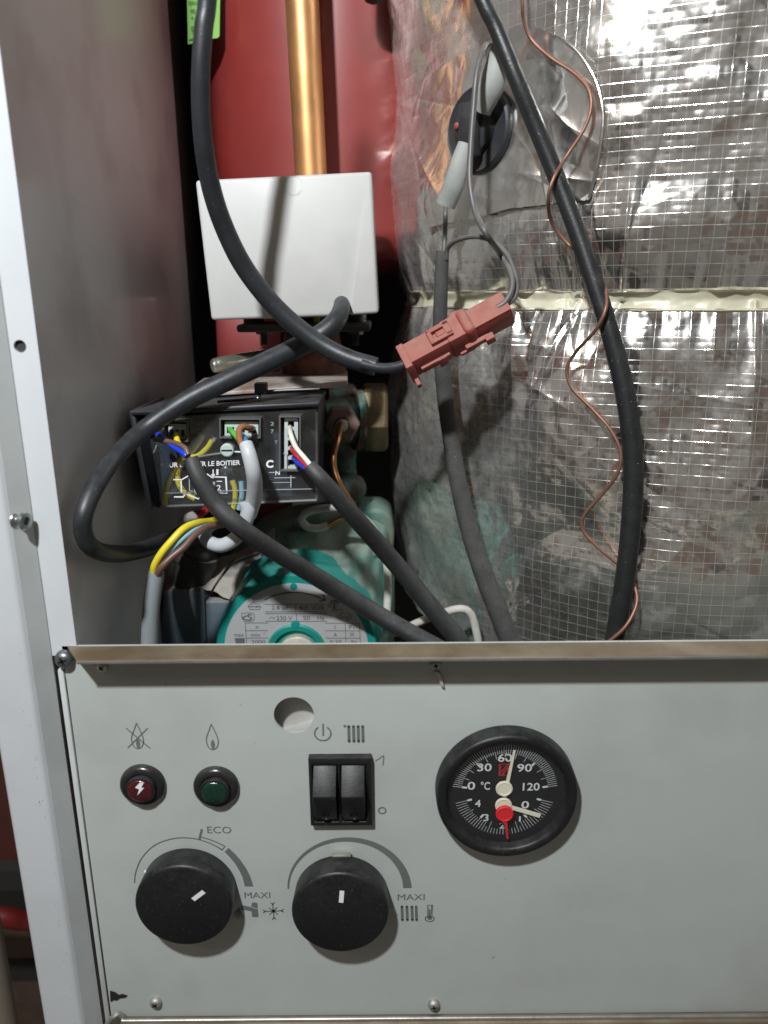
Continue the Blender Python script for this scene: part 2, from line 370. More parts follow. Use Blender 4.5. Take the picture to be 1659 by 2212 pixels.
M = dict(
    white=mat('white_enamel', (.50, .515, .53), .32, var=.02, vs=30, bump=.04, bs=900, coat=.2, grime=.12),
    wall=mat('inner_side_enamel', (.54, .54, .545), .46, var=.05, vs=24, bump=.03, bs=700, coat=.25, grime=.5),
    sheet=mat('grey_sheet', (.46, .48, .47), .45, var=.04, vs=40, grime=.3, bump=.05),
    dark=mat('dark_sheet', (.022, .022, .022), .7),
    panel=mat('panel_paint', (.425, .453, .432), .42, var=.05, vs=30, bump=.14, bs=2600, grime=.16, speck=.16, rvar=.06, second=(.375, .39, .365), sscale=7, sthr=.52, ssoft=.2, spots=.5),
    shelf=mat('dusty_zinc', (.20, .16, .105), .6, metal=.25, var=.16, vs=55, bump=.25, bs=600, second=(.125, .088, .05), sscale=46, ssoft=.14, grime=.3),
    lip=mat('worn_zinc_edge', (.36, .34, .31), .38, metal=.75, var=.15, vs=120, bump=.15),
    screw=mat('zinc_screw', (.50, .49, .45), .35, metal=.8, var=.2, vs=300, bump=.2, dust=.6),
    darkscrew=mat('dark_steel_screw', (.17, .18, .19), .38, metal=.8, var=.25, vs=400, bump=.35),
    stud=mat('steel_stud', (.46, .48, .47), .28, metal=.95, var=.12, vs=300),
    print_=mat('panel_print', (.12, .135, .13), .5, var=.08),
    pencil=mat('pencil_marks', (.14, .14, .14), .6),
    black=mat('black_plastic', (.009, .009, .010), .42, var=.15, vs=500, bump=.12, bs=1800, dust=.14, speck=.18, dthr=.4, spec=.35),
    blackgl=mat('black_gloss', (.010, .010, .011), .2, var=.1, dust=.10),
    ivory=mat('ivory_needle', (.80, .73, .58), .4, var=.04),
    red_pt=mat('red_pointer', (.62, .02, .025), .35, var=.05),
    whitepr=mat('white_print', (.72, .72, .72), .5, var=.03),
    greypr=mat('grey_print', (.38, .39, .40), .5, var=.03),
    redpr=mat('red_print', (.42, .03, .03), .5),
    dial=mat('dial_black', (.010, .010, .011), .5),
    glass=clear('gauge_glass', (.95, .96, .96), .03, .05),
    red_lens=mat('red_lens', (.055, .005, .008), .16, var=.2, vs=900, bump=.3, bs=1500, coat=.5),
    green_lens=mat('green_lens', (.002, .026, .015), .16, var=.3, vs=900, bump=.3, bs=1500, coat=.5),
    tan=mat('tan_chassis', (.46, .45, .42), .5, metal=.3, var=.12, vs=40),
    box=mat('white_abs', (.50, .492, .475), .42, var=.05, vs=26, bump=.08, bs=1300, grime=.24, speck=.25, dust=.3),
    cable=mat('black_cable', (.017, .019, .022), .42, var=.2, vs=120, bump=.12, bs=1200, dust=.15, dcol=(.20, .20, .20), speck=.25, dthr=.35),
    cable2=mat('dusty_black_cable', (.024, .024, .025), .5, var=.2, vs=120, bump=.25, bs=1500, dust=.34, dcol=(.17, .165, .16), speck=.5, dthr=.2),
    hose=mat('black_hose', (.014, .015, .016), .36, var=.2, vs=200, bump=.22, bs=1400, dust=.3, dcol=(.18, .17, .16), speck=.5, dthr=.38),
    strap=mat('dusty_sleeve', (.034, .033, .032), .75, var=.25, vs=160, bump=.6, bs=1300, dust=.45, dcol=(.17, .16, .15), speck=.4),
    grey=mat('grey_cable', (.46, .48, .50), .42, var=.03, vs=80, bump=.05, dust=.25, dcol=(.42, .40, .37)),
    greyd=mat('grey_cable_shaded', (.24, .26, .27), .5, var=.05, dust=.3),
    gwire=mat('grey_wire', (.075, .072, .07), .4, var=.1, dust=.3),
    yellow=mat('yellow_wire', (.68, .55, .03), .35, var=.06, vs=200),
    lblue=mat('light_blue_wire', (.28, .52, .62), .38, var=.06, vs=200),
    blue=mat('blue_wire', (.01, .05, .55), .35, var=.06),
    midblue=mat('mid_blue_wire', (.05, .28, .60), .35, var=.06),
    brown=mat('brown_wire', (.13, .065, .045), .38, var=.1, dust=.15),
    obrown=mat('orange_brown_wire', (.30, .12, .055), .38, var=.08),
    green=mat('green_wire', (.10, .45, .06), .38),
    redw=mat('red_wire', (.45, .02, .03), .35),
    whitew=mat('white_wire', (.72, .68, .60), .4, second=(.35, .24, .18), sscale=120, sthr=.62),
    copper=mat('bright_copper', (.60, .30, .125), .46, metal=.85, var=.12, vs=45, bump=.06, second=(.42, .22, .10), sscale=28, sthr=.6, ssoft=.12),
    cap=mat('dull_copper', (.25, .125, .085), .5, metal=.6, var=.15, vs=120, bump=.1),
    capb=mat('copper_tube', (.55, .27, .11), .3, metal=1., var=.15, vs=120),
    sleeve=mat('white_sleeve', (.50, .48, .44), .6, var=.12, vs=150, bump=.2, dust=.35, second=(.32, .28, .22), sscale=90, sthr=.62),
    red=mat('red_enamel', (.235, .023, .019), .42, var=.10, vs=40, bump=.03, coat=.6, grime=.2, spec=.9),
    lime=mat('green_label', (.16, .40, .04), .5, var=.05),
    limepr=mat('label_print', (.03, .12, .01), .6),
    brass=mat('brass', (.16, .122, .068), .5, metal=.75, var=.25, vs=80, bump=.3, dust=.2, dcol=(.20, .17, .125)),
    oldplug=mat('tarnished_plug', (.17, .11, .085), .6, metal=.3, var=.3, vs=120, bump=.3, dust=.4),
    verd=mat('verdigris_brass', (.085, .06, .042), .65, metal=.3, var=.4, vs=80, bump=.9, bs=350, second=(.075, .19, .165), sscale=75, sthr=.52, ssoft=.06, dust=.25, grime=.5),
    rust=mat('rust', (.075, .028, .018), .85, var=.4, vs=150, bump=.9, bs=500, second=(.20, .075, .035), sscale=70, sthr=.58),
    bracket=mat('dirty_bracket', (.40, .36, .33), .6, metal=.3, var=.2, vs=80, bump=.4, second=(.22, .11, .07), sscale=45, sthr=.56, dust=.4),
    pin=mat('lever_steel', (.42, .42, .34), .35, metal=.8, var=.12, vs=80),
    conn=mat('red_connector', (.26, .048, .036), .5, var=.12, vs=120, bump=.1, dust=1.0, dcol=(.30, .15, .12), dthr=.2),
    pbox=mat('wiring_base', (.010, .012, .015), .35, var=.3, vs=60, dust=.3, dcol=(.19, .17, .165)),
    pcb=mat('wiring_board', (.018, .026, .040), .5, var=.4, vs=50, second=(.006, .03, .07), sscale=18, sthr=.6),
    cover=clear('clear_cover', (.93, .94, .95), .035, .14, .028),
    socket=mat('socket_plastic', (.44, .50, .47), .5, var=.05),
    rim=mat('socket_rim', (.10, .10, .095), .3, var=.2),
    hole=mat('socket_hole', (.008, .008, .008), .7),
    teal=mat('teal_enamel', (.006, .225, .19), .38, var=.10, vs=60, bump=.08, dust=.12, coat=.2, dcol=(.36, .34, .29)),
    tealdust=mat('dusty_teal', (.022, .155, .125), .5, var=.35, vs=70, bump=.6, bs=420, dust=.65, dcol=(.20, .27, .225), second=(.155, .155, .12), sscale=42, sthr=.51, ssoft=.09, dthr=.15, grime=.5),
    name_=mat('nameplate', (.50, .50, .495), .38, metal=.25, var=.03, vs=60, grime=.15),
    platepr=mat('plate_print', (.10, .10, .11), .5),
    slate=mat('slate_plastic', (.065, .098, .128), .48, var=.12, vs=90, bump=.1, dust=.6, dcol=(.33, .30, .26), dthr=.2),
    blackd=mat('dusty_black', (.015, .015, .016), .5, var=.2, dust=.6, dcol=(.24, .22, .19), bump=.2),
    dustdk=mat('grey_dust', (.34, .31, .27), .95, var=.15, vs=200, bump=.6, bs=700),
    plug=mat('bleached_plug', (.50, .46, .38), .55, var=.2, vs=120, bump=.3, metal=.2),
    tape=mat('yellow_tape', (.50, .47, .35), .35, var=.14, vs=60, bump=.35, bs=160, coat=.2),
    boot=mat('rubber_boot', (.27, .28, .265), .6, var=.12, vs=90, bump=.2, dust=.5, dcol=(.30, .29, .26)),
    sens=mat('sensor_bakelite', (.022, .023, .026), .45, var=.2, vs=150, bump=.15, dust=.5, dcol=(.16, .155, .15), dthr=.3),
    foilg=foil('scrim_foil'), foilp=foil('plain_foil', False, .75),
    roomred=mat('red_plastic', (.12, .006, .006), .5), roombrown=mat('brown_board', (.06, .035, .024), .7, var=.2), roombrick=mat('brick_red_board', (.06, .012, .008), .7, var=.2), roomdark=mat('dark_room_wall', (.02, .016, .013), .9), beige=mat('beige_post', (.20, .165, .125), .6, var=.06),
)

# ================================================================ the casing
ZT, ZB = .30, -.42
XI, XR = -.1205, -.1308                      # inner wall, return
casing = thing('boiler_casing', 'white enamelled boiler casing with bright left flange and grey return', 'boiler casing', (XR, 0, ZB))
obj('side_panel', bbox((XI - .001, .0012, ZB), (XI, .225, ZT)), M['wall'], casing)
obj('dark_gap_sheet', bbox((XI - .001, .2255, ZB), (XI, .379, ZT)), M['dark'], casing)  # dark sheet added for the black shade in the gap behind the side panel
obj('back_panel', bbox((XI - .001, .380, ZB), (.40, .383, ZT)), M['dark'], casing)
obj('unseen_top_panel', bbox((XI - .001, .002, ZT), (.40, .38, ZT + .002)), M['dark'], casing)  # unseen; added to block light from above so the cavity stays dark
obj('unseen_side_panel', bbox((.40, .0, ZB), (.402, .38, ZT)), M['dark'], casing)  # out of view; added to shut outside light off the cavity's right
zs = P(900, 1390, 0).z
h0 = P(43, 748, 0)
obj('inner_flange', plate([(XR, zs - .004), (XI, zs - .004), (XI, ZT), (XR, ZT)], [circ(h0.x, h0.z, .0022, 28)], 0, .0012), M['white'], casing)
obj('flange_hole', revolve((h0.x, .0013, h0.z), (0, 1, 0), [(.0030, 0), (.0030, .006), (0, .006)], 24), M['dark'], casing)  # dark cup: the hole's inner shade is put into its colour
YF, XO, XS = -.0085, -.1530, -.1362
prof = [(XR, .0012), (XR, 0)] + [(XS + .0007, YF + .0014), (XS + .0001, YF + .0006), (XS - .0008, YF + .0001), (XS - .0018, YF)]
prof += [(XO + .002, YF)] + [(XO + .002 - .002 * math.sin(R(a)), YF + .002 - .002 * math.cos(R(a))) for a in (30, 60, 90)] + [(XO, .23), (XO + .001, .23), (XO + .001, YF + .004), (XO + .003, YF + .001), (XS - .0015, YF + .001), (XR - .001, .0012)]
fr_ = prism([V((x, y, ZB)) for x, y in prof], (0, 0, ZT - ZB))
obj('front_frame', fr_, M['white'], casing, sharp=50)
# grey lining on the return of the frame
rq = V((XS + .0007 - XR, YF + .0014, 0)).normalized(); rn = V((-rq.y, rq.x, 0)); rn = rn if rn.x > 0 else -rn
obj('return_strip', prism([V((XR, -.0002, ZB)) + rn * .0001, V((XS + .0007, YF + .0014, ZB)) + rn * .0001, V((XS + .0007, YF + .0014, ZB)) + rn * .0004, V((XR, -.0002, ZB)) + rn * .0004], (0, 0, ZT - ZB)), M['sheet'], casing)
tst = P(30, 1123, -.0045)
st = obj('stud', revolve((XR - .0036, -.0050, tst.z), rn + V((0, .30, 0)), [(.0032, 0), (.0030, .0005), (.0019, .0010), (.0019, .0026), (.0033, .0031), (.0035, .0040), (.0030, .0046), (.0016, .0046), (.0014, .0030), (0, .0030)], 36), M['stud'], casing)
# chipped paint beads along the frame
chips = []
for i in range(26):
    zz = random.uniform(-.33, -.10)
    chips.append(box((XS - .0018 - abs(random.gauss(0, .0010)), YF - .00005, zz), (random.uniform(.0002, .0006), .0001, random.uniform(.0004, .0022))))
obj('paint_chips', join(*chips), M['sheet'], casing)['kind'] = 'stuff'

# ================================================================ the control panel
PX0, PX1 = -.1262, .398
zb = P(900, 2186, 0).z
panel = thing('control_panel', 'grey painted control panel with gauge, knobs, switch and lamps below the open boiler', 'control panel', (.04, 0, zb - .03))
hh = P(635, 1545, 0)
def px_r(px, py, Y, r): return r * mpp(px, py, Y)
face = obj('faceplate', plate([(PX0, zb - .03), (PX1, zb - .03), (PX1, zs), (PX0, zs)], [circ(hh.x, hh.z, px_r(635, 1545, 0, 43.5), 48)], 0, .0012), M['panel'], panel)
obj('hole_backing', join(bbox((-.08, .0085, hh.z - .03), (0.0, .0095, hh.z + .020)), box((hh.x + .004, .006, hh.z - .009), (.03, .006, .002), (V((.95, 0, .3)), V((0, 1, 0)), V((-.3, 0, .95))))), M['tan'], panel)
obj('edge_fold', bbox((PX0 - .0030, -.0004, zb - .02), (PX0 - .0006, .004, zs - .010)), M['sheet'], panel, bevel=.0006)
_r = ray(900, 1421); dS = CAM.y + _r.y * (zs / _r.z)
a_, b_, c_, d_ = P(145, 1390, 0), P(1800, 1390, 0), None, None
shelf = prism([V((a_.x, 0, zs)), V((PX1, 0, zs)), V((PX1, dS, zs)), V((P(165, 1420, dS).x, dS, zs))], (0, 0, -.0011))
obj('top_shelf', shelf, M['shelf'], panel, bevel=.0002, seg=1)
obj('shelf_lip', bbox((P(165, 1420, dS).x, dS - .0006, zs - .0014), (PX1, dS - .0001, zs - .0001)), M['lip'], panel, bevel=.0003)
obj('bottom_rail', bbox((P(258, 2190, -.004).x, -.0060, zb - .03), (PX1, -.0002, zb)), M['shelf'], panel, bevel=.0016, seg=3)
obj('rail_edge', tube([V((P(262, 2188, -.003).x, -.0035, zb + .0002)), V((.05, -.0035, zb + .0003)), V((PX1, -.0035, zb + .0001))], .0011, n=10), M['lip'], panel)
def screw(px, py, r, mt, h=.0022, Y=0., rot=0.):
    c = P(px, py, Y); rr = px_r(px, py, Y, r)
    o = obj('screw', revolve((c.x, Y, c.z), (0, -1, 0), [(rr, 0), (rr, h * .35), (rr * .85, h * .75), (rr * .5, h), (0, h)], 24), mt, panel, sharp=60)
    for k in (0, 1):
        a = R(rot + 90 * k); ax = V((math.cos(a), 0, math.sin(a))); az = V((-math.sin(a), 0, math.cos(a)))
        obj('screw_slot', box((c.x, Y - h * .98, c.z), (rr * 1.0, .0004, rr * .26), (ax, V((0, 1, 0)), az)), M['hole'], o)
    return o
screw(141, 1421, 20, M['darkscrew'], .0034, -.0006, 20)
screw(222, 1439, 12, M['screw'], .002, 0, 35); screw(941, 1434, 12, M['screw'], .002, 0, 10)
screw(337, 2163, 13, M['screw'], .0024, 0, 40); screw(937, 2168, 13, M['screw'], .0024, 0, 15)
q = [P(x, y, -.0004) for x, y in ((936, 1447), (950, 1449), (955, 1462), (960, 1484), (952, 1480), (946, 1465))]
obj('sealant_drip', prism(q, (0, -.0014, 0)), M['tan'], panel, bevel=.0005)
q = [P(x, y, -.0003) for x, y in ((238, 2140), (249, 2143), (257, 2149), (264, 2147), (275, 2150), (270, 2154), (259, 2155), (252, 2160), (246, 2159), (239, 2163))]
obj('burnt_smudge', prism(q, (0, -.0003, 0)), M['hole'], panel)
obj('corner_tab', tube([P(232, 2212, -.003), P(243, 2198, -.004), P(256, 2190, -.003), P(268, 2200, -.002)], .0012, n=8), M['screw'], panel)

PY = -.00018
def pp(z): return lambda x, y: P(*z(x, y), PY)
z5, z6, z3, z4 = zmap(450, 3150, 2.37), zmap(1050, 3200, 2.212), zmap(1000, 2600, 2.37), zmap(400, 2700, 2.5523)
z7 = zmap(850, 3200, 4.1475)
f5, f6, f3, f4, f7 = pp(z5), pp(z6), pp(z3), pp(z4), pp(z7)
def pr(name, *g, mt='print_'): return obj(name, join(*g), M[mt], panel)
mmp = .000198
# flame symbols
def flame(ox, oy, cross):
    pts = [(0, -130), (-24, -70), (-50, -10), (-58, 30), (-50, 80), (-30, 112), (0, 124), (32, 112), (54, 80), (60, 40), (50, -10), (25, -75)]
    out = []
    n = len(pts)
    for i in range(n):
        for k in range(4):
            t = k / 4; p0, p1, p2, p3 = [pts[(i + j) % n] for j in (-1, 0, 1, 2)]
            if i in (0, n - 1): out.append(tuple(p1[a] * (1 - t) + p2[a] * t for a in (0, 1)))
            else: out.append(tuple(.5 * (2 * p1[a] + (p2[a] - p0[a]) * t + (2 * p0[a] - 5 * p1[a] + 4 * p2[a] - p3[a]) * t * t + (3 * p1[a] - p0[a] - 3 * p2[a] + p3[a]) * t ** 3) for a in (0, 1)))
    g = [ribbon([f4(ox + x + y * .06, oy + y) for x, y in out], .00042, True)]
    g.append(flat([f4(ox + 8 + x, oy + y) for x, y in ((0, 20), (-16, 45), (-20, 75), (-10, 112), (4, 120), (14, 112), (22, 80), (16, 48))]))
    if cross:
        g.append(ribbon([f4(ox - 112, oy - 80), f4(ox + 130, oy + 122)], .00045)); g.append(ribbon([f4(ox + 105, oy - 80), f4(ox - 95, oy + 118)], .00045))
    return g
pr('crossed_flame_symbol', *flame(346, 448, True)); pr('flame_symbol', *flame(1092, 458, False))
# power and radiator symbols
pc = f3(618, 628)
pr('power_symbol', ribbon(arc(pc, px_r(697, 1590, 0, 17.5), 122, 418, 40, PY), .00058), ribbon([f3(620, 538), f3(622, 650)], .00062))
def bars(f, xs, y0, y1, w):
    g = []
    for x in xs:
        a, b = f(x, y0), f(x + 4, y1)
        g += [ribbon([a, b], w), disc(a, w / 2, a.y), disc(b, w / 2, b.y)]
    return g
pr('radiator_symbol', *bars(f3, (858, 902, 945, 987), 562, 702, .00118), disc(f3(822, 560), .00058, PY))
pr('heating_symbol', *bars(f6, (1150, 1193, 1236, 1273), 755, 872, .00118))
# handwriting
pr('pencil_one', ribbon([f3(1104, 884), f3(1140, 862), f3(1172, 836), f3(1184, 834)], .0004), ribbon([f3(1182, 836), f3(1180, 880), f3(1174, 922)], .0005), mt='pencil')
pr('pencil_zero', ribbon(arc(f3(1168, 1342), .0015, 0, 360, 18, PY)[:-1], .0006, True), mt='pencil')
# scale around the left knob
A5 = [(178, 708), (183, 640), (200, 575), (232, 500), (275, 440), (330, 385), (395, 343), (470, 314), (560, 294), (640, 290), (720, 296), (790, 310)]
pr('eco_scale', ribbon(spline([f5(*p) for p in A5], 0, 3)[0], .00046), ribbon([f5(802, 210), f5(778, 308)], .00098),
   ribbon([f5(*p) for p in ((800, 284), (870, 305), (940, 332), (1016, 370), (990, 402), (930, 366), (870, 338), (790, 310))], .00045),
   text('ECO', f5(963, 218), px_r(855, 1793, 0, 17), px_r(855, 1793, 0, 52), V((1, 0, -.02)), V((.02, 0, 1))))
I5 = [(1012, 420), (1060, 470), (1110, 530), (1150, 595), (1180, 660), (1200, 740)]; O5 = [(1050, 384), (1110, 440), (1165, 505), (1215, 580), (1250, 650), (1278, 740)]
vs_ = [f5(*p) for p in I5 + O5]; pr('scale_block', (vs_, [[i, i + 1, i + 7, i + 6] for i in range(5)]))
pr('maxi_lettering', text('MAXI', f5(1316, 822), px_r(1316 / 4.28, 1900, 0, 15.5), px_r(540, 1900, 0, 56)))
pr('tap_symbol', flat([f7(*p) for p in ((385, 1395), (420, 1398), (545, 1425), (548, 1492), (425, 1468), (380, 1462))]),
   flat([f7(*p) for p in ((545, 1418), (556, 1358), (575, 1350), (630, 1352), (642, 1365), (648, 1444))]),
   flat([f7(*p) for p in ((548, 1432), (650, 1458), (660, 1585), (556, 1580))]),
   *[ribbon([f7(350, 1440), f7(x, y)], .0004) for x, y in ((270, 1590), (310, 1610), (350, 1600), (395, 1600), (260, 1530))])
sc_ = f7(902, 1488); g = [disc(sc_, .0009, PY)]
for i in range(8):
    a = R(45 * i + 2); L_ = .0042 if i % 2 == 0 else .0026; d = V((math.cos(a), 0, math.sin(a))); n_ = V((-d.z, 0, d.x)); tip = sc_ + d * L_
    g.append(ribbon([sc_, tip], .00045))
    for s in (1, -1): g.append(ribbon([tip - d * .0009, tip + d * .0004 + n_ * (s * .00085)], .0004)) if i % 2 == 0 else None
pr('snowflake_symbol', *[x for x in g if x])
# scale around the right knob
I6, O6 = [], []
cen = f6(668, 598)
for i in range(37):
    a = 180 - 180 * i / 36; t = i / 36
    ri = .0246 - .0006 * math.sin(math.pi * t) ; w = .0007 + .0030 * t ** 1.15
    I6.append(V((cen.x + ri * math.cos(R(a)), PY, cen.z + ri * math.sin(R(a))))); O6.append(V((cen.x + (ri + w) * math.cos(R(a)), PY, cen.z + (ri + w) * math.sin(R(a)))))
pr('heating_scale', (I6 + O6, [[i, i + 1, i + 38, i + 37] for i in range(36)]))
pr('maxi_lettering', text('MAXI', f6(1230, 673), px_r(888, 1938, 0, 15.5), px_r(888, 1938, 0, 58)))
pr('thermometer_symbol', ribbon([f6(*p) for p in ((1376, 835), (1374, 742), (1410, 742), (1408, 835), (1428, 852), (1426, 872), (1405, 884), (1378, 884), (1354, 872), (1352, 852))], .0005, True), disc(f6(1391, 852), .0011, PY), ribbon([f6(1391, 852), f6(1391, 780)], .0007))

# knobs
def knob(px, py, deg, lab, mark):
    c = P(px, py, 0); r0 = px_r(px, py, 0, 99.5); h = .0122
    k = obj('knob', revolve((c.x, 0, c.z), (0, -1, 0), [(r0 * .97, .0008), (r0, .0012), (r0 * 1.025, h - .0022), (r0 * 1.018, h - .0012), (r0 * .995, h - .0004), (r0 * .95, h), (0, h)], 72), M['black'], panel, sharp=70, label=lab)
    d = V((math.sin(R(deg)), 0, math.cos(R(deg)))); n_ = V((d.z, 0, -d.x))
    obj('pointer_mark', box(c + V((0, -h - .00005, 0)) + mark[0] * d, (.0019, .0003, mark[1]), (n_, V((0, 1, 0)), d)), M['whitepr'], k)
    return k
knob(411, 1912, 50, 'left knob, its white mark turned towards two o clock', (.0088, .0062))
k2 = knob(738, 1927, 5, 'right knob, its white mark pointing nearly straight up', (.0088, .0058))
c = P(738, 1846, -.002); obj('knob_tab', box((c.x, -.0022, c.z - .0001), (.0080, .0024, .0008)), M['pin'], k2, bevel=.0004)
c = P(314, 1882, -.009); obj('chip', box((c.x, -.0092, c.z), (.0007, .0007, .0007)), M['whitepr'], panel)

# indicator lamps
def indicator(px, py, lens, name, lab):
    c = P(px, py, 0); r = px_r(px, py, 0, 49)
    b = obj(name, revolve((c.x, 0, c.z), (0, -1, 0), [(r, 0), (r * 1.01, .0008), (r * .97, .0020), (r * .86, .0028), (r * .70, .0031), (r * .665, .0030), (r * .66, .0016), (r * .2, .0016)], 56), M['blackgl'], panel, sharp=60, label=lab)
    obj('lamp_collar', revolve((c.x, 0, c.z), (0, -1, 0), [(r * .64, .0016), (r * .64, .0044), (r * .615, .0049), (r * .57, .0049), (r * .56, .0044)], 48), M['black'], b)
    obj('lens', revolve((c.x, 0, c.z), (0, -1, 0), [(r * .57, .0040), (r * .56, .0050), (r * .50, .0056), (r * .3, .0059), (0, .0060)], 48), lens, b, sharp=70)
    return b, c
b, c = indicator(310, 1693, M['red_lens'], 'reset_button', 'round red reset button with white lightning bolt')
fz = lambda x, y: P(*z4(x, y), -.00625)
obj('lightning_bolt', flat([fz(*p) for p in ((376, 908), (414, 910), (388, 962), (415, 965), (347, 1040), (366, 980), (325, 962))]), M['whitepr'], b)
indicator(468, 1697, M['green_lens'], 'burner_lamp', 'round dark green indicator lamp')

# double rocker switch
q = [P(x, y, -.0008) for x, y in ((666, 1630), (803, 1630), (805, 1777), (673, 1775))]
xa, xb = (q[0].x + q[3].x) / 2, (q[1].x + q[2].x) / 2; za, zc = q[0].z, q[3].z
def rect(x0, x1, z0, z1): return [(x0, z0), (x1, z0), (x1, z1), (x0, z1)]
wv = (xb - xa); hv = za - zc
wx = [(xa + wv * .075, xa + wv * .44), (xa + wv * .52, xa + wv * .885)]
sw = obj('rocker_switch', plate(rect(xa, xb, zc, za), [rect(a - .0004, b_2 + .0004, zc + hv * .06, za - hv * .10) for a, b_2 in wx], -.0036, 0), M['black'], panel, bevel=.0005)
for a, b_2 in wx:
    z0, z1 = zc + hv * .07, za - hv * .11; zm = z0 + (z1 - z0) * .60
    pr_ = [(z1, -.0008), (z1, -.0026), (zm + .0005, -.0100), (zm - .0005, -.0100), (z0 + .001, -.0042), (z0, -.0030), (z0, -.0008)]
    ro = obj('rocker', prism([V((a, y, z)) for z, y in pr_], (b_2 - a, 0, 0)), M['black'], sw, bevel=.0003)
    zl = z0 + (z1 - z0) * .14
    obj('rocker_lens', revolve(((a + b_2) / 2, -.0046, zl), (0, -1, .25), [(.0019, -.001), (.0019, .0006), (.0014, .0008), (.0012, .0004), (0, .0008)], 24), M['blackgl'], sw)

# combined thermometer and pressure gauge
gc = P(1090, 1698, 0); gr = px_r(1090, 1698, 0, 150.5)
ga = obj('gauge', revolve((gc.x, 0, gc.z), (0, -1, 0), [(gr * .98, 0), (gr * 1.0, .0006), (gr * .995, .0068), (gr * .975, .0078), (gr * .95, .0082), (gr * .87, .0080), (gr * .845, .0072), (gr * .835, .0040), (gr * .4, .0036)], 96), M['black'], panel, sharp=45, label='round black thermometer and pressure gauge with two scales')
zg = zmap(1600, 2700, 2.07375); DY = -.0043
fg = lambda x, y: P(*zg(x, y), DY)
fgn = lambda x, y, Y: P(*zg(x, y), Y)
dc = fg(770, 812); dr = (fg(1196, 812) - fg(342, 812)).length / 2
obj('dial', disc(dc, dr * 1.16, DY + .0002, 64), M['dial'], ga)
tk = []
for i in range(61):
    a = 173 - 166 * i / 60; d = V((math.cos(R(a)), 0, math.sin(R(a))))
    if i % 15 == 0:
        tk += [ribbon([dc + d * (dr * .80), dc + d * dr], .00018), ribbon([dc + d * (dr * .72), dc + d * (dr * .82)], .00085)]
    else:
        tk.append(ribbon([dc + d * (dr * (.72 if i % 5 == 0 else .82)), dc + d * dr], .00016))
for i in range(41):
    a = 195.5 + 149 * i / 40; d = V((math.cos(R(a)), 0, math.sin(R(a)))); k = .96
    if i % 10 == 0:
        tk += [ribbon([dc + d * (dr * .72), dc + d * (dr * k)], .00018), ribbon([dc + d * (dr * .64), dc + d * (dr * .73)], .00085)]
    else: tk.append(ribbon([dc + d * (dr * (.70 if i % 5 == 0 else .75 if i < 14 or i > 26 else .84)), dc + d * (dr * k)], .00016))
obj('tick_marks', join(*tk), M['whitepr'], ga)
uh = px_r(1090, 1700, -.004, 1 / 3.75)
nm = []
for s, x, y, h, w in (('0', 500, 766, 64, 62), ('°C', 614, 766, 66, 74), ('30', 607, 617, 62, 114), ('60', 773, 540, 62, 112), ('90', 932, 621, 62, 118), ('120', 985, 774, 62, 136), ('4', 553, 909, 58, 46), ('3', 620, 1024, 58, 40), ('2', 748, 1088, 50, 40), ('1', 893, 1035, 44, 14), ('0', 937, 920, 60, 62)):
    nm.append(text(s, fg(x, y), h * uh / .86, w * uh, thick=.012))
obj('numerals', join(*nm), M['whitepr'], ga)
em = [ribbon([fg(*p) for p in ((728, 592), (800, 592), (796, 680), (728, 680))], .00045, True), ribbon([fg(*p) for p in ((738, 604), (738, 662), (786, 604))], .0005), ribbon([fg(752, 676), fg(794, 618)], .0006)]
obj('emblem', join(*em), M['redpr'], ga)
def needle(x0, y0, x1, y1, w0, w1, hx, hy, hr, Y, name, mt, th=.0005):
    a, b_3, hc = fgn(x0, y0, Y), fgn(x1, y1, Y), fgn(hx, hy, Y)
    d = (b_3 - a).normalized(); n_ = V((-d.z, 0, d.x))
    sh = prism([a + n_ * w0, a - n_ * w0, b_3 - n_ * w1, b_3 + n_ * w1], (0, -th, 0))
    return obj(name, join(sh, revolve((hc.x, Y, hc.z), (0, -1, 0), [(hr, 0), (hr, th * 1.3), (hr * .85, th * 1.8), (hr * .8, th * 1.2), (0, th * 1.2)], 36)), mt, ga, sharp=40)
needle(766, 850, 849, 478, .0017 / 2, .0004, 765, 785, 68 * uh, -.0050, 'temperature_needle', M['ivory'])
needle(762, 920, 1056, 1006, .0008, .00085, 760, 920, 68 * uh, -.0050, 'pressure_needle', M['ivory'])
needle(762, 925, 792, 1188, .0008, .0004, 768, 985, 72 * uh, -.0062, 'set_pointer', M['red_pt'], .0007)
obj('gauge_glass', revolve((gc.x, 0, gc.z), (0, -1, 0), [(gr * .842, .0070), (0, .0071)], 64), M['glass'], ga)

# ================================================================ foil-jacketed tank
ZTAPE = -.0050
def vnoise(u, z, sc, seed):
    g = np.random.default_rng(seed).standard_normal((256, 256)); x = u / sc + 64; y = z / sc + 128
    i = np.floor(x).astype(int) % 255; j = np.floor(y).astype(int) % 255; fx = x - np.floor(x); fy = y - np.floor(y)
    sx = fx * fx * (3 - 2 * fx); sy = fy * fy * (3 - 2 * fy)
    return (g[i, j] * (1 - sx) + g[i + 1, j] * sx) * (1 - sy) + (g[i, j + 1] * (1 - sx) + g[i + 1, j + 1] * sx) * sy
def lin(u, z, cell, seed):
    g = np.random.default_rng(seed).standard_normal((256, 256)); x = u / cell + 64; y = z / cell + 128
    i = np.floor(x).astype(int) % 255; j = np.floor(y).astype(int) % 255; fx = x - np.floor(x); fy = y - np.floor(y)
    return (g[i, j] * (1 - fx) + g[i + 1, j] * fx) * (1 - fy) + (g[i, j + 1] * (1 - fx) + g[i + 1, j + 1] * fx) * fy
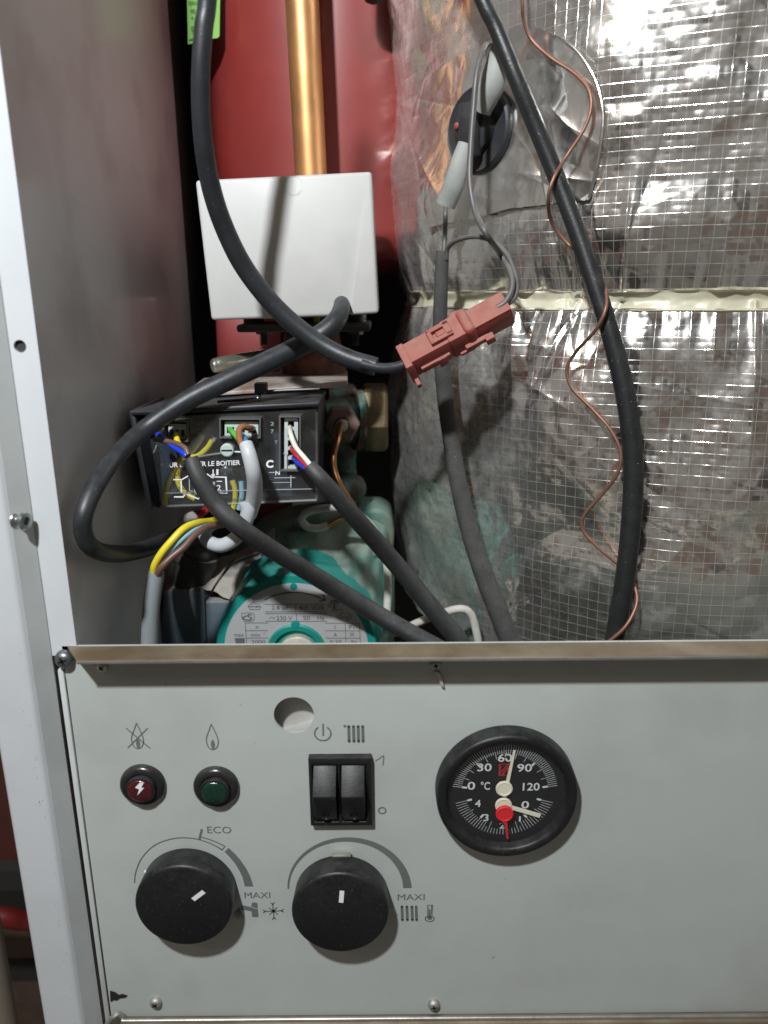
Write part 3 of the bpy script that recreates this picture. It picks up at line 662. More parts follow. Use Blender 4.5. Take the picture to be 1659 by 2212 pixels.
def creases(u, z, n, seed, amp, u0, u1, z0, z1, wlo=.0012, whi=.0045, llo=.004, lhi=.030):
    r = np.random.default_rng(seed); h = np.zeros_like(u)
    for _ in range(n):
        cu_, cz = r.uniform(u0, u1), r.uniform(z0, z1); ph = r.uniform(0, math.pi); L_ = r.uniform(llo, lhi); w = r.uniform(wlo, whi); a = amp * r.standard_normal()
        us, zs_ = u[:, 0], z[0, :]
        i0, i1 = np.searchsorted(us, [cu_ - L_ * 2.2, cu_ + L_ * 2.2]); j0, j1 = np.searchsorted(zs_, [cz - L_ * 2.2, cz + L_ * 2.2])
        if i1 <= i0 or j1 <= j0: continue
        du, dz = u[i0:i1, j0:j1] - cu_, z[i0:i1, j0:j1] - cz
        s = du * math.cos(ph) + dz * math.sin(ph); t = -du * math.sin(ph) + dz * math.cos(ph)
        h[i0:i1, j0:j1] += a * np.exp(-(t / L_) ** 2) * np.exp(-np.abs(s) / w)
    return h
CELL = .0049
_pr = np.random.default_rng(77)
pleat = [(_pr.uniform(-.09, .16), _pr.uniform(-.5, .5), _pr.uniform(.02, .06), _pr.choice([-1, 1]), _pr.uniform(.0008, .0028) * _pr.choice([-1, 1])) for _ in range(26)]
def base_rad(u, z):
    dz = z - ZTAPE
    r = TR - .0125 * np.exp(-(np.abs(dz) / .019) ** 1.3)
    r = r - .004 * np.clip((-.085 - z) / .08, 0, 1) ** 2
    fold = vnoise(u, z * 0 + .3, .012, 5) + .6 * vnoise(u, z * 0 + .9, .0055, 6)
    r = r + .0021 * fold * np.exp(-np.abs(dz) / .016) * (np.abs(dz) > .0035)
    for k in range(26):                       # long pleats running away from the strap
        rr = pleat[k]; uc = rr[0] + rr[1] * dz; ln_ = rr[2]
        side = (dz > 0) if rr[3] > 0 else (dz < 0)
        r = r + side * rr[4] * np.exp(-np.abs(u - uc) / (.0012 + .10 * np.abs(dz))) * np.exp(-(np.abs(dz) / ln_) ** 2)
    r = r + .0017 * vnoise(u, z, .050, 8) + .0010 * vnoise(u, z, .022, 9)
    return r
def jacket(name, th0, th1, z0, z1, nu, nz, mt, lift=0., amp=1.0, grid=1.0, seed=1, keep=None, parent=None, ncr=260, tape=False):
    th = np.linspace(th0, th1, nu); zz = np.linspace(z0, z1, nz)
    T, Z = np.meshgrid(th, zz, indexing='ij'); U = T * TR
    r = base_rad(U, Z) + lift
    r = r + amp * (creases(U, Z, ncr, seed, .00020, U.min(), U.max(), z0, z1) + creases(U, Z, ncr // 3, seed + 1, .00062, U.min(), U.max(), z0, z1, .0022, .0065, .008, .036) + .00006 * vnoise(U, Z, .007, seed + 2))
    fu, fz = U / CELL + .5, Z / CELL + .5                       # the threads sit at the half cells of the 'arc' map
    ca = np.random.default_rng(seed + 9).normal(.9, .8, (512, 512))[np.floor(fu).astype(int) % 512, np.floor(fz).astype(int) % 512]
    pil = np.abs(np.sin(math.pi * fu) * np.sin(math.pi * fz)) ** .75
    r = r + grid * (.00009 * ca * pil + .00013 * lin(U + CELL / 2, Z + CELL / 2, CELL, seed + 4)) + .00026 * lin(U * .8 + Z * .6, Z * .8 - U * .6, .0105, seed + 5)
    X = TX - r * np.sin(T); Y = TY - r * np.cos(T)
    off = V((TX, TY, -.2)) if parent is None else OFF[parent.name]
    co = np.stack([X - off.x, Y - off.y, Z - off.z], -1).reshape(-1, 3)
    idx = np.arange(nu * nz).reshape(nu, nz)
    F = np.stack([idx[:-1, :-1], idx[1:, :-1], idx[1:, 1:], idx[:-1, 1:]], -1).reshape(-1, 4)
    if keep is not None:
        k = keep(T, Z); kc = (k[:-1, :-1] & k[1:, :-1] & k[1:, 1:] & k[:-1, 1:]).reshape(-1); F = F[kc]
    me = bpy.data.meshes.new(name)
    me.vertices.add(len(co)); me.vertices.foreach_set('co', co.astype(np.float32).ravel())
    me.loops.add(F.size); me.loops.foreach_set('vertex_index', F.astype(np.int32).ravel())
    me.polygons.add(len(F)); me.polygons.foreach_set('loop_start', np.arange(0, F.size, 4, dtype=np.int32)); me.polygons.foreach_set('loop_total', np.full(len(F), 4, dtype=np.int32))
    me.update(calc_edges=True); me.validate()
    uvl = me.uv_layers.new(name='arc'); uvv = np.stack([U / CELL, Z / CELL], -1).reshape(-1, 2)[F.ravel()]
    uvl.data.foreach_set('uv', uvv.astype(np.float32).ravel())
    me.polygons.foreach_set('use_smooth', np.ones(len(F), dtype=bool))
    me.materials.append(mt)
    o = bpy.data.objects.new(name, me); COL.objects.link(o)
    if parent is not None: o.parent = parent; OFF[o.name] = off
    return o
tank = thing('insulated_tank', 'large hot water tank wrapped in crinkled silver gridded foil', 'water tank', (TX, TY, -.19))
T0, T1 = -.62, 2.2
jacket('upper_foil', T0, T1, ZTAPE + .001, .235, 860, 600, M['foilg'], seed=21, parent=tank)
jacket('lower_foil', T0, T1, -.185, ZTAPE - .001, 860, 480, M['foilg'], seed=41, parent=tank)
jacket('tape_band', T0, T1, ZTAPE - .0041, ZTAPE + .0041, 700, 14, M['tape'], lift=.0005, amp=.7, grid=0, seed=61, parent=tank)
PATCH = [(905, 165), (935, 150), (990, 118), (1040, 100), (1080, 80), (1112, 52), (1165, 58), (1215, 82), (1255, 115), (1285, 160), (1302, 215), (1303, 290), (1290, 370), (1272, 432), (1200, 440), (1100, 452), (1040, 470), (985, 480), (925, 492), (918, 455), (910, 400), (895, 345), (882, 300), (880, 235)]
pw = []
for a in PATCH:
    w = fo(*a, .0015); pw.append((math.atan2(TX - w.x, TY - w.y), w.z))
def inpoly(T, Z):
    r = np.zeros(T.shape, bool); n = len(pw)
    for i in range(n):
        (x1, y1), (x2, y2) = pw[i], pw[(i + 1) % n]
        if y1 == y2: continue
        c_ = ((y1 > Z) != (y2 > Z)) & (T < (x2 - x1) * (Z - y1) / (y2 - y1) + x1); r ^= c_
    return r
ths = [a[0] for a in pw]; zzs = [a[1] for a in pw]
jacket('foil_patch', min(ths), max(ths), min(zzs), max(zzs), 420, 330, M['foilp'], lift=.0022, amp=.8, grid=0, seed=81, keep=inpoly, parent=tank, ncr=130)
# curled right border of the patch
obj('patch_curl', ftube([(1165, 62, .003), (1235, 98, .005), (1283, 165, .006), (1302, 235, .007), (1300, 300, .007), (1288, 370, .006), (1272, 428, .004)], [1.5, 2.5, 3, 4, 4, 4.5, 2.5], n=10, flat=.4, wob=.5), M['foilp'], tank, sharp=60)

# clip-on thermostat on the patch
d0 = fo(1042, 282, .002); nrm = V((d0.x - TX, d0.y - TY, 0)).normalized()
sens = thing('clip_thermostat', 'round black clip-on thermostat with two grey rubber boots on the foil patch', 'thermostat', d0)
rs = 88 * (d0 - CAM).dot(cF) / FPX
obj('disc_body', revolve(d0, nrm, [(rs * .96, 0), (rs, .001), (rs, .0035), (rs * .95, .0045), (rs * .90, .0040), (rs * .60, .0040), (rs * .58, .0070), (rs * .5, .0078), (0, .0078)], 48), M['sens'], sens)
tng = V((-nrm.y, nrm.x, 0)); tng = tng if tng.x > 0 else -tng
obj('raised_block', box(d0 + nrm * .009 + tng * .001 - V((0, 0, .001)), (.010, .006, .022), (tng, nrm, V((0, 0, 1)))), M['sens'], sens, bevel=.0012)
cc = d0 + nrm * .0079 - tng * .0075 + V((0, 0, .002))
obj('reset_pin', revolve(cc, nrm, [(.0014, 0), (.0014, .0012), (.0008, .0016), (0, .0016)], 16), M['conn'], sens)
obj('boot', ftube([(1090, 105, .012), (1075, 150, .014), (1058, 195, .015), (1040, 240, .014)], [30, 29, 27, 21], n=18, flat=.7), M['boot'], sens)
obj('boot', ftube([(1008, 312, .014), (995, 350, .016), (980, 400, .017), (963, 442, .017)], [19, 21, 23, 22], n=18, flat=.7), M['boot'], sens)

# the flat sleeve and its wires
dl = thing('sensor_lead', 'dusty dark grey flat sleeve hanging down the left of the foil tank', 'cable', P(955, 545, .10))
obj('sleeve', ptube([(956, 543, .100), (952, 640, .098), (951, 740, .098), (962, 860, .098), (976, 960, .096), (992, 1050, .092), (1013, 1140, .088), (1043, 1235, .082), (1080, 1330, .076), (1112, 1410, .072)], [14, 15, 16, 18, 18, 19, 20, 21, 22, 23], flat=.7, n=16, wob=.03), M['strap'], dl)
obj('wire', join(tube([fo(963, 438, .017), fo(962, 470, .02), P(961, 510, .103), P(958, 560, .100)], [.0011] * 4)), M['gwire'], dl)
obj('wire', ptube([(964, 560, .098), (968, 535, .096), (990, 518, .088), (1030, 511, .080), (1068, 524, .074), (1098, 556, .068), (1115, 600, .062), (1116, 630, .058), (1106, 650, .056), (1085, 664, .055)], 5.2), M['gwire'], dl)
sw_ = thing('thermostat_wire', 'thin grey wire curving from the upper rubber boot down to the red plug', 'wire', P(1020, 300, .09))
obj('wire', tube([fo(1062, 88, .012), fo(1045, 105, .022), fo(1030, 160, .028), fo(1023, 235, .030), fo(1017, 320, .032), fo(1015, 390, .034), fo(1026, 455, .036), fo(1052, 508, .040), P(1083, 552, .070), P(1104, 592, .060), P(1106, 624, .056), P(1092, 652, .054), P(1075, 664, .054)], .00125, n=10), M['gwire'], sw_)

# black hose and copper capillary over the foil
HO = [(780, -700, .055), (920, -300, .040), (1036, -14, .030), (1072, 62, .026), (1116, 172, .022), (1162, 284, .016), (1208, 398, .012), (1252, 515, .0105), (1288, 625, .0105), (1318, 718, .0105), (1344, 820, .0105), (1361, 920, .0105), (1368, 1020, .0105), (1364, 1120, .0105), (1352, 1235, .0105), (1336, 1330, .011), (1322, 1412, .012)]
obj('rubber_hose', ftube(HO, [16.5, 16.5, 16.5, 17, 18, 18.5, 19, 19.5, 20, 20.5, 21, 21.5, 21.5, 21.5, 21, 20.5, 20], n=18), M['hose'], label='thick black rubber hose running down the middle of the foil tank', cat='hose')
CP = [(1150, -500, .02), (1118, -240, .016), (1128, -12, .013), (1131, 40, .010), (1148, 85, .007), (1190, 125, .006), (1240, 158, .006), (1272, 195, .008), (1276, 238, .009), (1258, 285, .010), (1222, 340, .012), (1196, 385, .0185), (1184, 430, .018), (1192, 480, .008), (1222, 522, .0035), (1258, 552, .0035), (1291, 588, .004), (1309, 632, .012), (1307, 672, .0175), (1284, 716, .0165), (1244, 760, .006), (1225, 797, .004), (1236, 838, .004), (1280, 884, .004), (1320, 930, .005), (1341, 978, .006), (1334, 1022, .006), (1300, 1068, .004), (1265, 1108, .004), (1257, 1140, .004), (1284, 1175, .004), (1322, 1208, .0035), (1350, 1230, .0035), (1366, 1254, .006), (1376, 1300, .012), (1352, 1352, .018), (1310, 1390, .020), (1285, 1412, .020)]
obj('capillary_tube', ftube(CP, 4.0, n=10, per=6, wob=.12), M['cap'], label='thin wavy copper capillary tube winding around the thick black hose', cat='capillary')

# ================================================================ red vessel, copper pipe
VX, VYc, VR = -.029, .276, .083
vessel = thing('expansion_vessel', 'glossy red expansion vessel at the back behind the copper pipe', 'expansion vessel', (VX, VYc, -.1))
obj('vessel_body', revolve((VX, VYc, 0), (0, 0, 1), [(VR * .6, .010), (VR * .9, .016), (VR * .98, .024), (VR, .034), (VR, .29)], 96), M['red'], vessel, sharp=60)
obj('mounting_plate', prism([P(x, y, .215) for x, y in ((462, 640), (598, 640), (606, 660), (606, 795), (598, 812), (470, 815))], (0, .006, 0)), M['red'], vessel, bevel=.002)
obj('lower_stub', prism([P(x, y, .195) for x, y in ((540, 1080), (634, 1075), (628, 1100), (605, 1128), (560, 1135))], (0, .01, 0)), M['red'], vessel, bevel=.002)
lx = [(403, -40), (476, -40), (474, 78), (470, 82), (452, 84), (430, 90), (406, 96)]
YL = .203
lab = obj('label', prism([P(x, y, YL + (.004 if x > 460 else 0)) for x, y in lx], (0, .0004, 0)), M['lime'], vessel, label='green printed label stuck upside down')
g = []
for t_s, x, y, h, w in (('d', 417, 64, 13, 7), ('01 +', 424, 37, 9, 24), ('Nr 06', 424, 23, 9, 26), ('betrieb', 424, 6, 9, 34)):
    k_ = mpp(420, 40, YL); g.append(text(t_s, P(x, y, YL - .0003), h * k_, w * k_, V((-1, 0, -.12)), V((.08, 0, -1)), .01))
g.append(ribbon([P(408, 86, YL - .0003), P(424, 83, YL - .0003), P(450, 79, YL - .0003)], .0006))
obj('label_print', join(*g), M['limepr'], lab)
a, b2 = P(651, -20, .165), P(672, 385, .165)
dirp = (b2 - a).normalized()
obj('copper_pipe', tube([a - dirp * .12, a, (a + b2) / 2, b2, b2 + dirp * .05], px_r(660, 200, .165, 35.5), n=32), M['copper'], label='upright bright copper pipe rising behind the white actuator box', cat='pipe')
obj('hose_stub', ptube([(806, -700, .17), (806, -300, .17), (806, -60, .17), (806, -20, .17), (806, -8, .17), (806, 3, .17), (806, 9, .17)], [24, 24, 24, 24, 22, 17, 4], n=20), M['blackd'], label='rounded black rubber end poking in at the top edge left of the foil', cat='hose end')

# ================================================================ white valve actuator
YB = .102
act = thing('valve_actuator', 'white plastic valve actuator box with a cable leaving its lower right corner', 'valve actuator', P(636, 692, YB + .03))
out = [(421, 389), (803, 370), (818, 677), (753, 681), (752, 668), (748, 654), (736, 648), (726, 654), (723, 668), (724, 683), (456, 692)]
obj('cover', prism([P(x, y, YB) for x, y in out], (0, .062, 0)), M['box'], act, bevel=.0016, seg=3, sharp=30, ang=50)
c = P(634, 401, YB - .0002); obj('pencil_circle', ribbon(arc(c, px_r(634, 400, YB, 19), 20, 330, 30, YB - .0002), .00012), M['greypr'], act)
zbk = P(600, 705, .14).z
obj('base_plate', bbox((P(512, 708, .12).x, .118, P(512, 718, .12).z), (P(800, 708, .12).x, .165, P(512, 701, .12).z)), M['blackd'], act, bevel=.0012)
obj('neck', join(ptube([(548, 680, .14), (548, 706, .14)], 22), ptube([(770, 672, .14), (770, 704, .14)], 22), ptube([(660, 680, .15), (660, 740, .15)], 46)), M['blackd'], act)
for x in (570, 768):
    bo = obj('bolt', ptube([(x, 700, .128), (x, 722, .128)], 17, n=6), M['blackd'], act)
    g = []
    for i in range(8): g.append(revolve(P(x, 722 + i * 3, .128), (0, 0, -1), [(.0014, 0), (.0021, .0003), (.0014, .0006)], 16))
    obj('thread', join(*g), M['darkscrew'], bo)
obj('brass_stem', ptube([(684, 676, .135), (684, 705, .135)], 8), M['yellow'], act)

# three-way valve under it
val = thing('diverter_valve', 'rusty corroded green brass valve body below the white box with steel lever', 'valve', P(700, 900, .15))
obj('valve_neck', ptube([(672, 720, .165), (676, 770, .165), (680, 812, .165), (684, 850, .165)], [60, 66, 70, 64], n=24, wob=.03), M['rust'], val, sharp=60)
obj('bracket_plate', prism([P(392, 852, .100), P(752, 828, .110), V((P(750, 806, .17).x, .17, P(752, 828, .110).z)), V((P(560, 806, .17).x, .17, P(752, 828, .110).z)), V((P(440, 820, .14).x, .14, P(752, 828, .110).z))], (0, 0, -.0018)), M['bracket'], val, bevel=.0004)
obj('lever', ptube([(459, 790, .118), (466, 789, .119), (500, 782, .125), (640, 760, .160)], [13, 15.5, 15.5, 15.5], n=20), M['pin'], val, sharp=60)
g = [ptube([(690, 905, .150), (740, 906, .155), (772, 907, .158)], [50, 52, 54], n=24, wob=.05), ptube([(764, 907, .158), (779, 907, .159)], 66, n=24, wob=.03),
     ptube([(742, 930, .165), (745, 1000, .17), (748, 1100, .17)], [34, 24, 26], n=20, wob=.06), ptube([(725, 1066, .150), (755, 1056, .155), (775, 1050, .160)], [32, 34, 26], n=14, wob=.1), ptube([(700, 850, .15), (760, 850, .16)], [22, 22], n=12, wob=.1)]
obj('brass_body', join(*g), M['verd'], val, sharp=70)
hc0, hc1 = P(781, 901, .165), P(838, 899, .165); ax = V((1, 0, 0)); hr_ = px_r(800, 900, .165, 76)
hx_ = []
for xx, k in ((hc0.x, .86), (hc0.x + .0018, 1), (hc1.x - .0018, 1), (hc1.x, .86)):
    hx_.append([V((xx, .165 + hr_ * k * math.cos(R(8 + 60 * i)), hc0.z + hr_ * k * math.sin(R(8 + 60 * i)))) for i in range(6)])
vs_ = sum(hx_, []); fs_ = [[6 * j + i, 6 * j + (i + 1) % 6, 6 * j + 6 + (i + 1) % 6, 6 * j + 6 + i] for j in range(3) for i in range(6)] + [list(range(5, -1, -1)), list(range(18, 24))]
obj('union_nut', (vs_, fs_), M['brass'], val, bevel=.0006)
c = P(738, 918, .128)
pg = obj('hex_plug', revolve(c, (.05, -1, 0), [(.0098, -.012), (.0098, 0), (.0088, .001), (.0042, .001), (.0042, -.001)], 6), M['oldplug'], val, bevel=.0005)
obj('ferrule', revolve(c, (.05, -1, 0), [(.0034, -.002), (.0034, .0022), (.0022, .003), (0, .003)], 20), M['screw'], pg)

# pilot tube: bare copper, then a white sleeve looping over the pump
pt = thing('impulse_tube', 'thin copper tube in a loop with a dirty white sleeve over the pump', 'tube', P(735, 930, .12))
obj('bare_tube', ptube([(736, 918, .125), (731, 945, .110), (722, 980, .104), (723, 1015, .102), (735, 1047, .100), (752, 1075, .100), (766, 1098, .104), (752, 1112, .110), (728, 1126, .112), (702, 1138, .112)], [6.5] * 10, n=12), M['capb'], pt)
obj('white_sleeve', ptube([(708, 1135, .112), (688, 1141, .111), (664, 1138, .110), (652, 1122, .108), (664, 1106, .107), (700, 1098, .106), (740, 1098, .106), (778, 1114, .107), (812, 1150, .109), (832, 1200, .110), (838, 1260, .108), (836, 1320, .104), (838, 1352, .102), (856, 1367, .100), (900, 1346, .096), (950, 1326, .092), (995, 1315, .090), (1018, 1328, .090), (1030, 1370, .090), (1036, 1412, .090)], 8.5, n=12), M['sleeve'], pt)

# ================================================================ clear wiring box
YW = .068
wb = thing('wiring_box', 'black wiring box under a clear plastic cover printed in white', 'junction box', P(490, 1095, YW + .02))
pc_ = [(284, 886), (690, 866), (685, 1082), (326, 1100)]
zt_ = P(690, 868, YW).z
back = prism([P(x, y, YW + .016) for x, y in pc_], (0, .040, 0))
obj('base', back, M['pbox'], wb, bevel=.002)
obj('board', prism([P(x, y, YW + .0155) for x, y in ((340, 900), (676, 888), (672, 1070), (352, 1080))], (0, .0003, 0)), M['pcb'], wb)
# top wall with a moulded ledge
tw = P(300, 884, YW); te = P(688, 868, YW)
obj('top_wall', prism([P(282, 888, YW + .001), P(690, 868, YW + .001), P(690, 868, YW + .001) + V((0, .044, 0)), P(282, 888, YW + .001) + V((.006, .044, 0))], (0, 0, -.0022)), M['pbox'], wb, bevel=.0008)
obj('ledge', ptube([(470, 868, YW + .008), (540, 862, YW + .008), (560, 858, YW + .008), (572, 846, YW + .012), (690, 840, YW + .014)], 3.2, n=8), M['blackgl'], wb)
obj('latch_block', box(P(564, 838, YW + .012), (.0055, .006, .0048)), M['blackd'], wb, bevel=.0006)
obj('side_wall', prism([P(276, 888, YW + .002), P(290, 887, YW + .002), P(330, 1101, YW + .002), P(318, 1103, YW + .002)], (0, .05, 0)), M['pbox'], wb, bevel=.001)
z4b = zmap(450, 1400, 1.5082)
def wpt(x, y, Y=YW - .0006): return P(*z4b(x, y), Y)
def r2(x0, y0, x1, y1, Y=YW):
    q = [wpt(*p, Y) for p in ((x0, y0), (x1, y0), (x1, y1), (x0, y1))]; return [(v.x, v.z) for v in q]
HOLES = [(290, 366, 432, 482), (622, 352, 858, 462), (972, 338, 1092, 655)]
oc = [(v.x, v.z) for v in (P(x, y, YW) for x, y in ((330, 902), (684, 885), (684, 1080), (346, 1096)))]
cov = obj('clear_cover', plate(oc, [r2(*h) for h in HOLES], YW, YW + .0014), M['cover'], wb, bevel=.0003, seg=1)
obj('cover_rib', join(ptube([(352, 1066, YW - .001), (500, 1060, YW - .001), (684, 1056, YW - .001)], 2.0, n=8), ptube([(348, 1094, YW - .001), (500, 1088, YW - .001), (684, 1080, YW - .001)], 3.4, n=8), ptube([(684, 890, YW - .0005), (684, 1078, YW - .0005)], 3., n=8), ptube([(420, 988, YW), (470, 980, YW), (505, 976, YW), (540, 978, YW)], 3, n=8)), clear('cover_edge', (.80, .82, .84), .16, .2, .06), cov)
for i, h in enumerate(HOLES):
    x0, y0, x1, y1 = h
    ro_, ri_ = r2(x0 - 4, y0 - 4, x1 + 4, y1 + 4), r2(x0 + 5, y0 + 5, x1 - 5, y1 - 5)
    rim = obj('socket_rim', plate(ro_, [ri_], YW - .0022, YW + .009), M['rim'], wb)
    if i < 2:
        bx = (x0 + 22, y0 + 22, x1 - 16, y1 - 6)
    else: bx = (x0 + 24, y0 + 14, x1 - 16, y1 - 4)
    q0 = r2(*bx); slots = []
    bw, bh = bx[2] - bx[0], bx[3] - bx[1]
    if i < 2:
        for k in range(3): slots.append(r2(bx[0] + bw * (.06 + .32 * k), bx[1] + bh * .38, bx[0] + bw * (.28 + .32 * k), bx[1] + bh * .85))
    else:
        for k in range(5): slots.append(r2(bx[0] + bw * .25, bx[1] + bh * (.06 + .19 * k), bx[0] + bw * .72, bx[1] + bh * (.19 + .19 * k)))
    so = obj('socket', plate(q0, slots, YW + .0005, YW + .012), M['socket'], wb)
    obj('contact', prism([V((a, YW + .006, b)) for a, b in q0], (0, .001, 0)), M['hole'], so)
c = wpt(660, 540, YW - .0008)
sc2 = obj('cover_screw', revolve((c.x, YW - .0005, c.z), (0, -1, 0), [(.0030, -.004), (.0030, .0010), (.0025, .0014), (0, .0014)], 28), M['socket'], wb)
obj('slot', box((c.x, YW - .0020, c.z + .0001), (.0048, .0004, .0006)), M['hole'], sc2)
PW = YW - .0004
t_ = lambda s, x, y, h, w, th=.0: text(s, wpt(x, y, PW), h * mpp(480, 1000, YW) / 2.727 * 1.05, w * mpp(480, 1000, YW) / 2.727, V((1, 0, .03)), V((.06, 0, 1)), th)
obj('lettering', join(t_('POUR ENLEVER LE BOITIER', 502, 622, 28, 470, .02), t_('C', 910, 622, 46, 44, .05), t_('N', 957, 675, 24, 26, .02), t_('1', 602, 670, 34, 12, .02), t_('2', 610, 762, 32, 26, .01)), M['whitepr'], cov)
obj('faint_letter', t_('A', 246, 533, 44, 48, .05), M['greypr'], cov)
for a_4 in (('T', 948, 494, 18, 16), ('L', 918, 706, 20, 14), ('2', 925, 385, 20, 20), ('7', 925, 430, 20, 18)): obj('faint_letter', t_(*a_4), M['greypr'], cov)
rb = lambda pts, w: ribbon([wpt(x, y, PW) for x, y in pts], w)
obj('diagram', join(rb([(342, 714), (393, 714), (388, 722), (390, 788), (410, 802), (400, 816), (346, 816)], .0006), rb([(392, 714), (452, 680)], .0006), rb([(400, 792), (490, 828), (500, 816), (522, 816)], .0006),
    rb([(585, 698), (652, 700), (658, 795), (615, 792)], .0006), rb([(540, 680), (572, 702), (582, 702)], .0006), rb([(577, 654), (577, 694)], .0005), rb([(568, 682), (577, 698), (586, 682)], .0005),
    rb([(598, 724), (630, 724)], .0004)), M['whitepr'], cov)
[obj('faint_diagram', g_, M['greypr'], cov) for g_ in (rb([(436, 705), (438, 780), (456, 780)], .0004), rb([(905, 672), (940, 672)], .0004), rb([(974, 672), (1010, 672)], .0004), rb([(938, 704), (1060, 702)], .0004), rb([(1035, 690), (1035, 760)], .0005), rb([(920, 732), (1040, 730)], .0003), rb([(1010, 650), (1010, 560), (990, 560)], .0004),
    flat([wpt(*p, PW + .0001) for p in ((465, 730), (520, 728), (525, 800), (465, 802))]), flat([wpt(*p, PW + .0001) for p in ((575, 728), (588, 726), (590, 790), (578, 792))]), flat([wpt(*p, PW + .0001) for p in ((590, 788), (634, 780), (636, 792), (590, 796))]))]
# terminals and wires behind the cover
g = []
for (x, y) in ((505, 388), (560, 388), (600, 388), (652, 660), (708, 660), (760, 660), (890, 380)):
    g.append(revolve(wpt(x, y, YW + .014), (0, -1, 0), [(.0024, 0), (.0024, .0015), (.0014, .0020), (0, .0012)], 14))
obj('terminals', join(*g), M['rim'], wb)
wt = lambda pts, r, Y=YW + .0062: ptube([(*z4b(x, y), Y) for x, y in pts], r, n=10)
obj('inner_wire', wt([(516, 448), (488, 500), (452, 545), (400, 590), (372, 660), (372, 730), (410, 790), (470, 828)], 6.2), M['yellow'], wb)
obj('inner_wire', wt([(572, 482), (540, 530), (485, 575), (420, 582), (372, 612), (330, 690), (300, 770), (292, 860)], 6.0, YW + .005), M['yellow'], wb)
obj('wire_cap', wt([(584, 462), (572, 484)], 6.5, YW + .009), M['whitepr'], wb)
obj('inner_wire', wt([(690, 720), (706, 780), (702, 850), (690, 900)], 6.0), M['yellow'], wb)
obj('inner_wire', wt([(742, 725), (746, 800), (738, 850), (728, 890)], 5.6), M['lblue'], wb)
obj('inner_wire', wt([(372, 750), (330, 790), (310, 810)], 5.0, YW + .011), M['lblue'], wb)

# ================================================================ cables
GC = 'cables hanging loose in the open boiler'
ca = thing('sleeved_cable', 'black cable sweeping from the top edge over the white box to the red plug', 'cable', P(700, 740, .05), GC)
CA = [(470, -620, .020), (462, -300, .027), (449, -15, .030), (440, 60, .030), (434, 150, .031), (434, 235, .034), (441, 320, .038), (455, 400, .044), (480, 480, .050), (520, 565, .056), (570, 635, .060), (625, 692, .062), (690, 742, .062), (752, 774, .060), (812, 792, .058)]
obj('cable', ptube([(780, 786, .056), (820, 795, .056), (850, 794, .057), (878, 786, .058), (895, 778, .058)], [11, 11, 11, 11, 11], n=14), M['cable'], ca)
obj('sleeve', ptube(CA, [20, 20, 20, 20.5, 20, 20, 20.5, 21, 21, 21, 20.5, 20.5, 20, 20, 20], n=20), M['cable'], ca, sharp=60)
CB = [(737, 652, .107), (738, 664, .096), (728, 690, .087), (700, 718, .083), (650, 746, .081), (580, 780, .074), (500, 818, .066), (400, 868, .058), (300, 938, .049), (228, 1015, .019), (186, 1095, .004), (180, 1150, .003), (205, 1187, .010), (262, 1196, .036), (330, 1180, .075), (400, 1148, .098), (455, 1115, .125)]
obj('actuator_cable', ptube(CB, [16, 18, 21, 22, 22, 22.5, 22, 21, 20, 20, 20, 20, 19.5, 19, 18, 17, 16], n=18), M['cable'], label='black cable from the white box looping far left and back behind the wiring box', cat='cable', group=GC)
cs = thing('supply_cable', 'black cable with stripped blue and brown wires running across the pump nameplate', 'cable', P(700, 1255, .06), GC)
obj('sheath', ptube([(412, 990, .049), (428, 1030, .047), (462, 1085, .047), (520, 1140, .047), (600, 1195, .058), (700, 1256, .074), (800, 1318, .081), (890, 1370, .080), (965, 1410, .078)], [16, 19, 20, 20, 20, 20, 20, 20, 20], n=18), M['cable2'], cs, sharp=60)
w3 = lambda pts, r: ptube([(*z4b(x, y), Y) for x, y, Y in pts], r, n=12)
obj('blue_wire', w3([(250, 448, .070), (285, 470, .062), (340, 518, .055), (405, 560, .049), (420, 580, .048)], 6), M['blue'], cs)
obj('brown_wire', w3([(235, 475, .062), (300, 488, .058), (360, 502, .054), (410, 528, .050), (432, 570, .048)], 6), M['brown'], cs)
obj('yellow_wire', w3([(372, 432, .076), (362, 460, .064), (370, 495, .058), (400, 540, .052), (425, 575, .049)], 6.5), M['yellow'], cs)
cd = thing('thermostat_cable', 'dusty black cable with white, red and blue wires entering the right socket', 'cable', P(830, 1180, .05), GC)
obj('sheath', ptube([(668, 1006, .050), (700, 1042, .048), (760, 1110, .056), (820, 1178, .068), (880, 1248, .074), (940, 1322, .076), (985, 1376, .076), (1012, 1412, .076)], [16, 18.5, 20, 20, 20, 20.5, 21, 21], n=18), M['cable2'], cd, sharp=60)
obj('white_wire', w3([(1026, 392, .076), (1032, 440, .060), (1062, 520, .056), (1110, 580, .053), (1165, 645, .050), (1180, 665, .049)], 5.6), M['whitew'], cd)
obj('red_wire', w3([(1034, 520, .076), (1052, 552, .060), (1095, 600, .055), (1145, 650, .050), (1165, 672, .049)], 5.2), M['redw'], cd)
obj('blue_wire', w3([(1044, 580, .076), (1062, 600, .060), (1098, 632, .055), (1140, 660, .050), (1160, 680, .049)], 5.2), M['blue'], cd)
ce = thing('grey_cable', 'light grey cable with green, brown and blue wires looping under the clear cover', 'cable', P(545, 1060, .05), GC)
obj('sheath', w3([(770, 505, .049), (790, 570, .046), (812, 660, .046), (822, 740, .050), (816, 830, .056), (790, 920, .062), (735, 990, .068), (660, 1062, .073)][:6], [15.5, 16.5, 17, 17, 17, 16.5]), M['grey'], ce)
